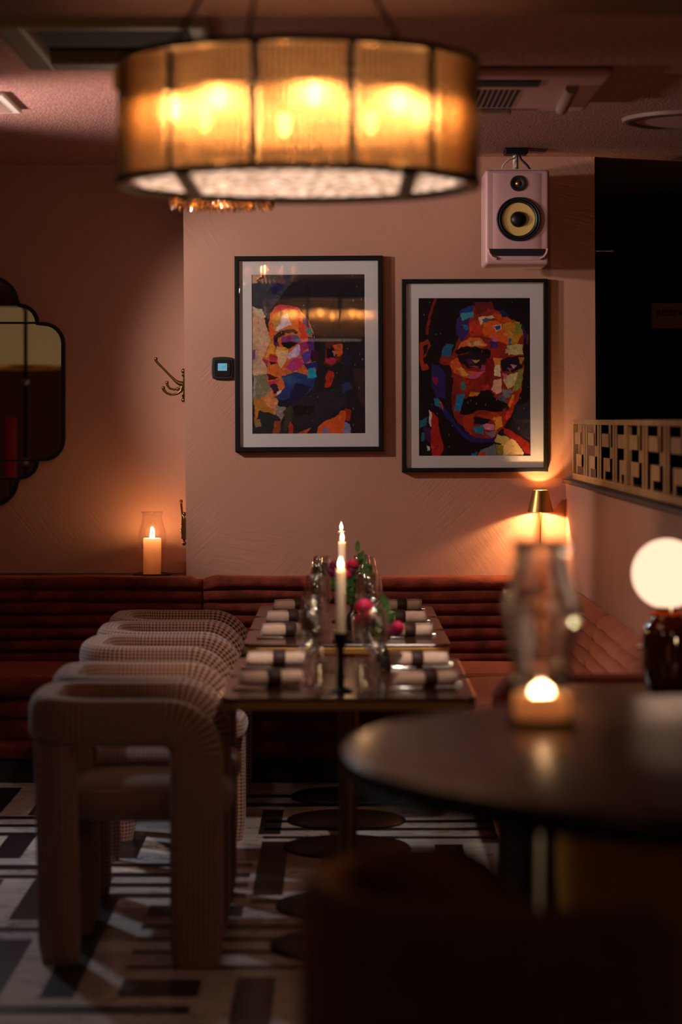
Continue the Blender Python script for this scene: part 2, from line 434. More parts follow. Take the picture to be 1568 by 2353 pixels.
# ============================================================ CEILING FITTINGS
t = thing('ceiling_air_conditioner', 'pink cassette air conditioner with louvred grille in the ceiling right of the drum chandelier', 'air conditioner', (.50, 8.47, CEIL))
m = MB(); m.box(-.40, .40, -.47, .42, -.035, -.0005); m.build('casing', M['dusty_pink'], t, bevel=.02)
m = MB(); m.box(-.36, .17, -.40, -.26, -.040, -.0352); m.build('air_slot', M['grille_dark'], t)
m = MB()
for i in range(26):
    x = -.37+i*.019
    for j in range(11):
        y = -.16+j*.042
        m.box(x, x+.011, y, y+.026, -.0385, -.0352)
m.build('intake_grille', M['grille_dark'], t)
m = MB(); m.box(-.36, .12, .33, .41, -.055, -.0352); m.build('air_flap', M['plastic_grey'], t, bevel=.006)
m = MB(); m.tube([(.285,-.26,-.045),(.30,.30,-.045)], .022, 14); m.xform(lambda p: Vector((p.x, p.y, -.045+(p.z+.045)*.8)))
m.build('louvre', M['plastic_grey'], t, smooth=60)

t = thing('ceiling_cassette', 'grey-framed ceiling cassette with a black recess, blurred at the upper left', 'air conditioner', (-.67, 7.2, CEIL))
m = MB()
m.box(-.31, -.225, -.42, .42, -.07, -.001); m.box(.235, .29, -.42, .42, -.07, -.001); m.box(-.235, .235, .27, .42, -.07, -.001); m.box(-.235, .235, -.42, -.36, -.07, -.001)
m.build('casing', M['cassette_grey'], t, bevel=.012)
m = MB(); m.box(-.235, .235, -.36, .27, -.03, -.002); m.build('recess_panel', M['grille_dark'], t)

t = thing('ceiling_vent', 'white slatted ceiling vent cut off by the left edge of the photo', 'vent', (-1.50, 8.85, CEIL))
m = MB(); m.box(-.30, .30, -.24, .24, -.018, -.0005); m.build('frame', M['plastic_white'], t, bevel=.006)
m = MB()
for k in range(12): m.box(-.27, .27, -.205+k*.035, -.195+k*.035, -.0225, -.0182)
m.build('slats', M['plastic_grey'], t)

t = thing('ceiling_loudspeaker', 'round flush ceiling loudspeaker at the upper right edge', 'loudspeaker', (1.37, 9.38, CEIL))
m = MB(); m.lathe([(.28,-.0005),(.275,-.014),(.235,-.018),(.225,-.008)], 64, cap1=False); m.build('rim', M['plastic_grey'], t, smooth=60)
m = MB(); m.lathe([(.001,-.012),(.226,-.010)], 64); m.build('mesh_cover', M['dusty_pink'], t, smooth=60)

# ============================================================ WALL-MOUNTED SPEAKER
t = thing('studio_monitor', 'dusty pink studio monitor speaker with yellow cone hung above the moustache portrait', 'speaker', (.753, 10.32, 2.164))
m = MB(); m.box(-.1375, .1375, 0, .30, 0, .405); m.build('cabinet', M['dusty_pink'], t, bevel=.014, seg=4)
m = MB()  # slightly proud curved front baffle
rows = []
for i in range(13):
    u = -1+2*i/12; x = .125*u
    rows.append([(x, -.004+.012*(abs(u)**6), z) for z in (.018, .39)])
m.grid(rows); m.build('baffle', M['dusty_pink'], t, smooth=60)
def ring_y(prof, n=48, c=(0,0)):   # lathe about the y axis
    q = MB(); q.lathe(prof, n); q.xform(lambda p: Vector((p.x+c[0], p.z, p.y+c[1]))); return q
tw = ring_y([(.0335,-.004),(.0335,-.010),(.027,-.011),(.016,-.006),(.012,-.003)], c=(.003,.345)); tw.build('tweeter_ring', M['black_soft'], t, smooth=50)
tw = ring_y([(.013,-.004),(.010,-.010),(.005,-.013),(.0004,-.014)], c=(.003,.345)); tw.build('tweeter_dome', M['brass'], t, smooth=80)
wf = ring_y([(.094,-.003),(.094,-.012),(.090,-.014),(.084,-.010),(.080,-.016),(.074,-.013),(.070,-.006)], 64, (.004,.192)); wf.build('woofer_surround', M['black_soft'], t, smooth=50)
wf = ring_y([(.0715,-.007),(.055,.0),(.034,.012-.018)], 64, (.004,.192))
wf = ring_y([(.0715,-.007),(.055,-.0045),(.034,-.004)], 64, (.004,.192)); wf.build('woofer_cone', M['cone'], t, smooth=60)
wf = ring_y([(.034,-.005),(.030,-.014),(.020,-.021),(.010,-.024),(.0004,-.025)], 48, (.004,.192)); wf.build('dust_cap', M['black'], t, smooth=80)
m = MB(); pts = [(-.115,.066),(-.113,.053),(-.105,.042),(-.092,.036),(.092,.036),(.105,.042),(.113,.053),(.115,.066)]
m.prism(pts, 0, .006); m.xform(lambda p: Vector((p.x+.003, -.0045-p.z, p.y))); m.build('bass_port', M['grille_dark'], t)
for sx in (-1, 1):
    m = MB(); m.tube([(sx*.126+.003,-.006,.066),(sx*.122+.003,-.008,.048),(sx*.110+.003,-.008,.031),(sx*.092+.003,-.007,.024)], .006, 8)
    m.build('port_lip', M['dusty_pink'], t, smooth=60)
m = MB(); m.box(-.155+.06, .155-.06, .02, .16, .405, .409); m.tube([(0,.10,.405),(0,.10,.475)], .012, 12); m.build('mounting_bracket', M['plastic_white'], t, smooth=40)
m = MB(); m.box(-.05, .05, .05, .15, .478, .505); m.build('ceiling_plate', M['black'], t, bevel=.006)
m = MB(); m.tube([(-.06,.06,.408),(-.058,.06,.428),(-.035,.06,.452),(-.005,.07,.462),(0,.08,.475)], .0035, 8); m.build('cable', M['plastic_white'], t, smooth=80)['label'] = 'white cable'
m = MB(); m.tube([(.06,.05,.408),(.045,.055,.43),(.02,.06,.455),(.012,.07,.48)], .005, 8); m.build('cable', M['black'], t, smooth=80)['label'] = 'black cable'

# ============================================================ THERMOSTAT
t = thing('thermostat', 'black square wall thermostat with a lit blue screen left of the profile portrait', 'thermostat', px(512, 846, WD+.001))
m = MB()
def squircle(w, h, k=.06, n=8):
    out = []
    for (ax, ay, bx, by) in ((-1,-1,1,-1),(1,-1,1,1),(1,1,-1,1),(-1,1,-1,-1)):
        for i in range(n):
            s = i/n; u = ax+(bx-ax)*s; v = ay+(by-ay)*s
            bul = 1-(2*s-1)**2
            nx, ny = ((0,ay) if ay == by else (ax,0))
            out.append(((u*(1-k)+nx*k*bul)*w/2, (v*(1-k)+ny*k*bul)*h/2))
    return out
m.prism(squircle(.098,.100,.08), 0, .02); m.xform(lambda p: Vector((p.x, -p.z, p.y))); m.build('case', M['black_soft'], t, bevel=.004)
m = MB(); m.prism(squircle(.072,.074,.05), .02, .0245); m.xform(lambda p: Vector((p.x, -p.z, p.y))); m.build('bezel', M['black'], t, bevel=.001)
m = MB(); m.box(-.0205, .0205, -.0258, -.0246, -.012, .021); m.build('screen', M['lcd'], t)
def seven(mb, ch, x, z, w, h, y, th):
    segs = {'0':'abcdef','7':'abc','1':'bc','2':'abged','3':'abgcd','9':'abcdfg'}[ch]
    pos = {'a':(0,h,w,h),'g':(0,h/2,w,h/2),'d':(0,0,w,0),'f':(0,h/2,0,h),'e':(0,0,0,h/2),'b':(w,h/2,w,h),'c':(w,0,w,h/2)}
    for s in segs:
        a, b_, c_, d_ = pos[s]
        mb.box(x+a-th/2, x+c_+th/2, y-.0002, y, z+b_-th/2, z+d_+th/2)
m = MB(); seven(m,'0',.001,.0,.0045,.008,-.0258,.001); seven(m,'7',.009,.0,.0045,.008,-.0258,.001); m.box(-.018,-.0165,-.026,-.0258,.010,.0125); m.box(.015,.0165,-.026,-.0258,.014,.0165)
m.build('digits', M['lcd_ink'], t)
for sx in (-1, 1):
    m = MB(); m.tube([(sx*.033,-.0245,-.028),(sx*.0355,-.0255,0),(sx*.033,-.0245,.030)], .0012, 6)
    m.build('side_trim', M['steel'], t, smooth=60)
for z in (.014, .004): MB().box(.025,.030,-.0252,-.0245,z,z+.002).build('button', M['plastic_grey'], t)

# ============================================================ COAT HOOKS on the return of the wall
def coat_hook(label, loc, rz, name='coat_hook'):
    t = thing(name, label, 'coat hook', loc, rz, 'coat hooks on the wall corner')
    # local: wall at x=0, hook grows to -x
    m = MB()
    m.tube([(-.004,0,-.045),(-.004,0,.045)], [.006,.006], 12)
    m.xform(lambda p: Vector((p.x, p.y*2.2, p.z)))
    s = len(m.v)
    for sz in (-1, 1):
        m.lathe([(.001,0),(.006,.002),(.009,.006),(.006,.011),(.0045,.016),(.009,.021),(.0105,.027),(.007,.034),(.001,.037)], 16)
        m.xform(lambda p: Vector((p.x-.008, p.y, sz*(.045+p.z-.006))), s); s = len(m.v)
    m.build('back_plate', M['brass_dark'], t, smooth=50)
    # tall arm
    m = MB(); m.tube([(-.010,0,.006),(-.03,0,.012),(-.045,0,.022),(-.075,0,.052),(-.105,0,.083),(-.124,0,.102),(-.130,0,.110),(-.131,0,.118)], [.012,.010,.0065,.005,.005,.0055,.006,.007], 12)
    m.ball((-.131,0,.119), .008, 12); m.build('long_arm', M['brass_dark'], t, smooth=80)
    m = MB(); m.tube([(-.012,0,-.004),(-.030,0,-.012),(-.05,0,-.018),(-.070,0,-.012),(-.080,0,.002),(-.081,0,.012)], [.008,.006,.005,.005,.0055,.006], 12)
    m.ball((-.081,0,.013), .0075, 12); m.build('middle_hook', M['brass_dark'], t, smooth=80)
    m = MB(); m.tube([(-.012,0,.0),(-.020,0,-.025),(-.035,0,-.036),(-.060,0,-.042),(-.082,0,-.034),(-.096,0,-.020),(-.098,0,-.012)], [.009,.008,.006,.0055,.0055,.0065,.0065], 12)
    m.ball((-.098,0,-.011), .0085, 12); m.ball((-.034,0,-.016), .008, 12); m.build('lower_hook', M['brass_dark'], t, smooth=80)
    return t
h = coat_hook('brass triple coat hook with its long arm raised, on the wall corner by the thermostat', (-.696, 10.80, EYE-(886-HY)*10.8/F), 0)
h2 = coat_hook('brass coat hook seen nearly edge-on, low on the wall corner by the pillar candle', (-.686, 10.80, EYE-(1215-HY)*10.8/F), math.radians(-80))
h2.location.x = -.700

# little metal peg on the far side of the wall
t = thing('wall_peg', 'small thin metal peg sticking out of the right wall end above the lattice', 'peg', (1.136, 10.80, EYE-(577-HY)*10.8/F))
m = MB(); m.tube([(0,0,0),(.075,0,0)], .0022, 8); m.build('rod', M['steel'], t, smooth=60)
m = MB(); m.tube([(.070,0,0),(.082,0,0)], .006, 12); m.build('tip', M['dusty_pink'], t, smooth=60)

# reserved sign and grey box in the dark room
t = thing('reserved_sign', 'small tan sign lettered in black on the dark wall at the right edge', 'sign', (1.723, 12.49, 2.038))
m = MB(); m.box(-.119, .119, -.012, 0, -.065, .065); m.build('board', M['signboard'], t, bevel=.002)
def text_mesh(txt, size, depth, name, mt, parent, loc):
    cu = bpy.data.curves.new(name, 'FONT'); cu.body = txt; cu.size = size; cu.extrude = depth; cu.align_x = 'CENTER'; cu.align_y = 'CENTER'; cu.offset = .0012
    to = bpy.data.objects.new(name+'_tmp', cu); col.objects.link(to)
    bpy.context.view_layer.update()
    me = bpy.data.meshes.new_from_object(to.evaluated_get(bpy.context.evaluated_depsgraph_get()))
    bpy.data.objects.remove(to); me.materials.clear(); me.materials.append(mt)
    o = bpy.data.objects.new(name, me); col.objects.link(o); o.parent = parent; o.location = loc; o.rotation_euler = (PI/2, 0, 0); return o
text_mesh('RESERVED', .041, .001, 'lettering', M['black'], t, (0, -.0135, .012))
t = thing('wall_ventilation_box', 'dim grey ventilation box high on the dark wall at the right edge', 'vent', (1.83, 12.49, 2.70-.012))
t.location = ((1560-CX)*12.4/F, 12.49, EYE-(415-HY)*12.4/F)
m = MB(); m.box(-.14, .20, -.10, 0, -.06, .06); m.build('housing', mat('dim_grey_housing', rgb(70,60,52), rough=.6), t, bevel=.008)
m = MB(); m.box(-.07, .18, -.104, -.1, -.04, .045); m.build('opening', M['grille_dark'], t)

# ============================================================ SCALLOPED MIRROR on the recess wall
t = thing('scalloped_mirror', 'black framed mirror with stepped rounded lobes, cut off by the left edge', 'mirror', (0,0,0))
MD = 11.08; S = MD/F
cxp, cyp = -22.0, 900.0
half = []
for a in range(90, -5, -12): half.append((63*math.cos(math.radians(max(a,0))), 204+60*math.sin(math.radians(max(a,0)))))
half.append((68, 200))
for a in range(90, -5, -18): half.append((68+42*math.cos(math.radians(a)), 158+42*math.sin(math.radians(a))))
half.append((122, 158))
for a in range(90, -5, -15): half.append((122+48*math.cos(math.radians(a)), 110+48*math.sin(math.radians(a))))
right = half + [(x, -y) for x, y in reversed(half)]
outl = right + [(-x, y) for x, y in reversed(right)]
oc = []
for p in outl:
    if not oc or (abs(p[0]-oc[-1][0])+abs(p[1]-oc[-1][1])) > .5: oc.append(p)
cx_, cz_ = (cxp-CX)*S, EYE-(cyp-HY)*S
t.location = (cx_, 11.10, cz_)
W_ = [(x*S, y*S) for x, y in oc]
m = MB(); m.prism(W_, 0, .010); m.xform(lambda p: Vector((p.x, -.008-p.z, p.y))); m.build('mirror_glass', M['mirror'], t)
m = MB(); n_ = len(W_)
rows = []
for i in range(n_):
    p = Vector((W_[i][0], 0, W_[i][1])); a = Vector((W_[i-1][0],0,W_[i-1][1])); b_ = Vector((W_[(i+1)%n_][0],0,W_[(i+1)%n_][1]))
    tg = (b_-a).normalized(); nn = Vector((tg.z, 0, -tg.x))
    if nn.dot(p) < 0: nn = -nn
    rows.append([p+nn*.004+Vector((0,-.004,0)), p+nn*.004+Vector((0,-.038,0)), p-nn*.013+Vector((0,-.038,0)), p-nn*.013+Vector((0,-.004,0))])
m.grid(rows, close_u=True, close_v=True); m.build('frame', M['black'], t)
for yy, hw in ((200, 66), (158, 112), (-158, 112), (-200, 66)):
    MB().box(-hw*S, hw*S, -.030, -.018, yy*S-.0045, yy*S+.0045).build('glazing_bar', M['black'], t)
# ============================================================ FRAMED PORTRAITS (painted in palette-knife dabs)
def paint(bg, polys, nx, ny, seed, area, dabs=4200, tilt=None):
    x0, y0, x1, y1 = area
    rr = np.random.RandomState(seed)
    img = np.zeros((ny, nx, 3)); img[:] = [lin(c) for c in bg]
    gx = x0+(np.arange(nx)+.5)/nx*(x1-x0); gy = y0+(np.arange(ny)+.5)/ny*(y1-y0)
    X, Y = np.meshgrid(gx, gy)
    wob = 9*np.sin(X*.045+Y*.021)+5*np.sin(Y*.06-X*.03+1.3)+4*np.sin(X*.17+Y*.13)
    wob2 = 9*np.sin(Y*.043-X*.02)+6*np.sin(X*.055+Y*.037)+4*np.sin(Y*.14-X*.09)
    Xw, Yw = X+wob*.5, Y+wob2*.5
    for pts, c in polys:
        inside = np.zeros(X.shape, bool); n = len(pts)
        for i in range(n):
            ax, ay = pts[i]; bx, by = pts[(i+1) % n]
            if ay == by: continue
            cond = ((ay > Yw) != (by > Yw)) & (Xw < (bx-ax)*(Yw-ay)/(by-ay)+ax)
            inside ^= cond
        img[inside] = [lin(v) for v in c]
    src = img.copy()
    for k in range(dabs):     # knife dabs: each takes the colour under its centre and drags it
        cx = rr.randint(nx); cy = rr.randint(ny); a = rr.choice([.5, -.6, 1.2, -1.3, 0.1])+rr.randn()*.25
        L = rr.uniform(2.5, 8)*nx/200; Wd = L*rr.uniform(.3, .75)
        c0 = src[cy, cx]*np.exp(rr.randn()*.22) * np.exp(rr.randn(3)*.12)
        r = int(L)+1; ya, yb = max(0,cy-r), min(ny,cy+r+1); xa, xb = max(0,cx-r), min(nx,cx+r+1)
        yy, xx = np.mgrid[ya:yb, xa:xb]
        u = (xx-cx)*math.cos(a)+(yy-cy)*math.sin(a); v = -(xx-cx)*math.sin(a)+(yy-cy)*math.cos(a)
        msk = (abs(u) < L/2) & (abs(v) < Wd/2)
        sub = img[ya:yb, xa:xb]
        lum = sub.mean(-1)
        d = np.abs(np.log((sub+.02)/(c0+.02))).mean(-1)
        msk &= d < .7
        w = rr.uniform(.35, .85)
        sub[msk] = sub[msk]*(1-w)+c0*w
    # canvas streaks
    for k in range(260):
        cx = rr.randint(nx); cy = rr.randint(ny-8); L = rr.randint(3, 12)
        if rr.rand() < .25 and img[cy,cx].mean() < .05: img[cy:cy+L//2, cx] = .35
        else: img[cy:cy+L, cx] *= rr.uniform(.6, 1.5)
    return np.clip(img, 0.0012, .9)
def painting_mesh(img, w, h, name, parent, loc, matl):
    ny, nx, _ = img.shape
    xs = np.linspace(-w/2, w/2, nx); zs = np.linspace(h/2, -h/2, ny)
    X, Z = np.meshgrid(xs, zs)
    V = np.stack([X, np.zeros_like(X), Z], -1).reshape(-1, 3)
    me = bpy.data.meshes.new(name); me.vertices.add(len(V)); me.vertices.foreach_set('co', V.ravel())
    i, j = np.mgrid[0:ny-1, 0:nx-1]; a = (i*nx+j).ravel()
    q = np.stack([a, a+nx, a+nx+1, a+1], -1)
    me.loops.add(q.size); me.loops.foreach_set('vertex_index', q.ravel().astype(np.int32))
    me.polygons.add(len(q)); me.polygons.foreach_set('loop_start', (np.arange(len(q))*4).astype(np.int32))
    me.update(calc_edges=True)
    ca = me.color_attributes.new('paint', 'FLOAT_COLOR', 'POINT')
    ca.data.foreach_set('color', np.concatenate([img.reshape(-1,3), np.ones((nx*ny,1))], 1).ravel().astype(np.float32))
    me.materials.append(matl); me.validate()
    o = bpy.data.objects.new(name, me); col.objects.link(o); o.parent = parent; o.location = loc; return o
pm, nt, b = newmat('knife_painted_colours')
at = nt.nodes.new('ShaderNodeAttribute'); at.attribute_name = 'paint'
nt.links.new(at.outputs['Color'], b.inputs['Base Color']); b.inputs['Roughness'].default_value = .55; b.inputs['Specular IOR Level'].default_value = .2
L1 = [
 ([(228,540),(330,640),(385,800),(395,870),(325,1040),(370,1110),(370,1210),(240,1260),(228,1000)], (212,170,134)),
 ([(228,900),(300,930),(290,1090),(235,1140)], (190,150,125)),
 ([(232,940),(268,945),(262,1040),(235,1050)], (120,70,120)),
 ([(228,272),(660,272),(430,560),(350,600),(228,560)], (66,66,76)),
 ([(380,420),(500,330),(540,370),(440,450)], (40,38,84)),
 ([(228,272),(330,280),(280,350),(228,355)], (200,160,128)), ([(275,340),(330,280),(370,300),(300,335)], (40,25,25)),
 ([(240,570),(340,590),(350,660),(280,650),(235,600)], (222,190,160)),
 ([(330,540),(390,520),(400,640),(340,650)], (60,62,70)),
 ([(240,1190),(370,1160),(410,1340),(380,1430),(240,1450)], (132,122,96)),
 ([(240,1210),(265,1210),(262,1380),(240,1380)], (160,150,140)),
 ([(245,1390),(420,1370),(440,1540),(250,1580)], (188,124,48)),
 ([(340,1400),(400,1290),(470,1420),(440,1540),(400,1500)], (226,140,88)),
 ([(300,1500),(500,1560),(520,1712),(240,1712),(240,1640)], (42,42,46)),
 ([(250,1580),(300,1570),(310,1650),(260,1650)], (150,120,70)),
 ([(440,1440),(530,1480),(490,1600),(450,1540)], (146,136,126)),
 ([(430,1600),(490,1590),(480,1712),(410,1712)], (150,70,40)),
 ([(510,1500),(600,1440),(610,1560),(520,1712)], (64,62,46)),
 ([(395,640),(430,575),(510,545),(640,565),(745,690),(820,850),(800,1000),(820,1080),(800,1210),(700,1270),(540,1410),(425,1390),(400,1260),(365,1230),(360,1160),(375,1100),(318,1050),(330,1010),(395,880),(385,760)], (214,108,52)),
 ([(410,640),(430,580),(500,550),(640,560),(665,615),(560,585),(470,600)], (216,68,78)),
 ([(430,640),(515,590),(480,750),(428,770)], (192,146,72)), ([(385,700),(425,720),(430,830),(390,850)], (228,96,40)),
 ([(490,590),(640,590),(650,700),(600,760),(560,640)], (232,150,92)),
 ([(500,640),(560,620),(590,735),(480,765),(440,780),(450,750),(485,720)], (222,208,222)),
 ([(590,700),(650,640),(685,850),(610,790)], (240,116,44)),
 ([(650,630),(700,640),(730,760),(735,850),(670,870)], (226,54,46)),
 ([(680,630),(740,680),(745,760),(700,720)], (52,52,116)),
 ([(708,780),(750,740),(790,800),(760,835)], (40,150,158)),
 ([(740,840),(800,840),(815,980),(740,1000)], (88,40,116)), ([(780,800),(850,830),(840,980),(800,960)], (24,18,28)),
 ([(425,825),(480,780),(600,765),(650,800),(640,815),(560,795),(480,850),(450,910),(430,890)], (28,20,34)),
 ([(530,800),(600,790),(620,810),(540,820)], (216,100,50)),
 ([(500,840),(580,808),(640,820),(675,870),(620,905),(500,890)], (146,50,112)),
 ([(600,820),(645,820),(680,868),(640,890)], (72,90,146)),
 ([(495,885),(650,885),(600,930),(560,940),(510,925)], (18,13,22)),
 ([(425,890),(480,880),(470,930),(430,940)], (100,40,80)),
 ([(460,915),(540,930),(480,1000),(440,1010)], (228,170,66)), ([(400,870),(450,930),(420,1000),(335,1025),(375,950)], (232,154,50)),
 ([(318,1030),(390,1050),(370,1090),(330,1065)], (160,50,92)), ([(390,990),(470,1010),(475,1065),(400,1075)], (190,52,62)), ([(390,1050),(460,1070),(400,1090)], (50,16,30)),
 ([(450,960),(560,950),(565,1010),(500,1120),(460,1060)], (230,186,134)),
 ([(560,980),(650,905),(682,950),(640,1010),(560,1045)], (212,192,222)),
 ([(650,900),(740,870),(745,940),(680,990)], (172,50,112)), ([(530,1110),(620,1020),(685,1030),(670,1120),(600,1145)], (184,60,138)),
 ([(620,1050),(680,1040),(700,1090),(640,1140)], (200,50,110)),
 ([(680,990),(760,960),(795,1000),(700,1085)], (96,62,160)), ([(760,960),(850,960),(830,1050),(760,1070)], (70,16,40)),
 ([(400,1090),(565,1130),(520,1200),(395,1170)], (226,112,48)), ([(470,1150),(560,1130),(570,1190),(500,1210)], (200,110,60)),
 ([(360,1160),(420,1180),(475,1200),(440,1215),(375,1225)], (84,14,34)), ([(375,1240),(485,1218),(420,1275),(385,1270)], (204,46,92)),
 ([(395,1270),(450,1262),(500,1320),(430,1340)], (40,36,56)), ([(460,1245),(505,1218),(545,1300),(470,1360)], (226,110,58)), ([(445,1320),(495,1318),(490,1345),(450,1350)], (235,215,205)),
 ([(500,1190),(640,1150),(800,1200),(790,1290),(700,1370),(480,1410),(430,1380),(530,1300)], (40,62,122)),
 ([(690,1080),(820,1060),(830,1120),(740,1140)], (42,40,110)), ([(735,1135),(800,1115),(812,1200),(740,1212)], (30,160,190)),
 ([(620,1250),(770,1290),(640,1420),(480,1425),(560,1380)], (28,28,66)), ([(500,1200),(600,1180),(660,1230),(560,1270)], (58,84,140)),
 ([(600,1420),(720,1370),(1050,1280),(1110,1400),(1000,1520),(800,1640),(620,1660),(590,1560)], (44,38,48)),
 ([(600,1450),(800,1460),(760,1540),(610,1540)], (24,20,24)),
 ([(900,900),(980,850),(1040,855),(1058,960),(1030,1060),(940,1105),(880,1080)], (96,44,28)),
 ([(965,915),(1050,900),(1052,990),(1010,1010)], (220,100,48)), ([(885,1035),(1015,1025),(965,1090),(900,1070)], (196,48,82)), ([(905,940),(960,920),(990,1010),(915,1040)], (22,13,18)), ([(960,960),(1000,975),(985,1010)], (200,130,110)),
 ([(920,1135),(965,1150),(980,1200),(940,1280),(885,1295),(900,1200)], (192,48,34)),
 ([(1035,1270),(1110,1235),(1145,1300),(1060,1345)], (48,58,108)), ([(1150,1130),(1250,1120),(1245,1500),(1180,1350)], (62,42,42)), ([(1060,960),(1150,1000),(1130,1120),(1060,1100)], (30,32,62)),
 ([(815,1712),(830,1640),(920,1580),(1020,1540),(1030,1500),(1085,1500),(1062,1712)], (226,94,38)),
 ([(860,1655),(930,1655),(920,1700),(870,1708)], (134,124,168)), ([(1070,1480),(1132,1495),(1125,1600),(1080,1590)], (164,50,24)), ([(1070,1595),(1122,1630),(1120,1712),(1062,1712)], (138,132,178)),
 ([(640,1700),(700,1680),(770,1650),(720,1712),(650,1712)], (190,80,50)), ([(550,1700),(570,1600),(600,1640),(600,1712)], (180,50,34)), ([(1120,1560),(1260,1500),(1262,1712),(1120,1712)], (40,24,32)),
]
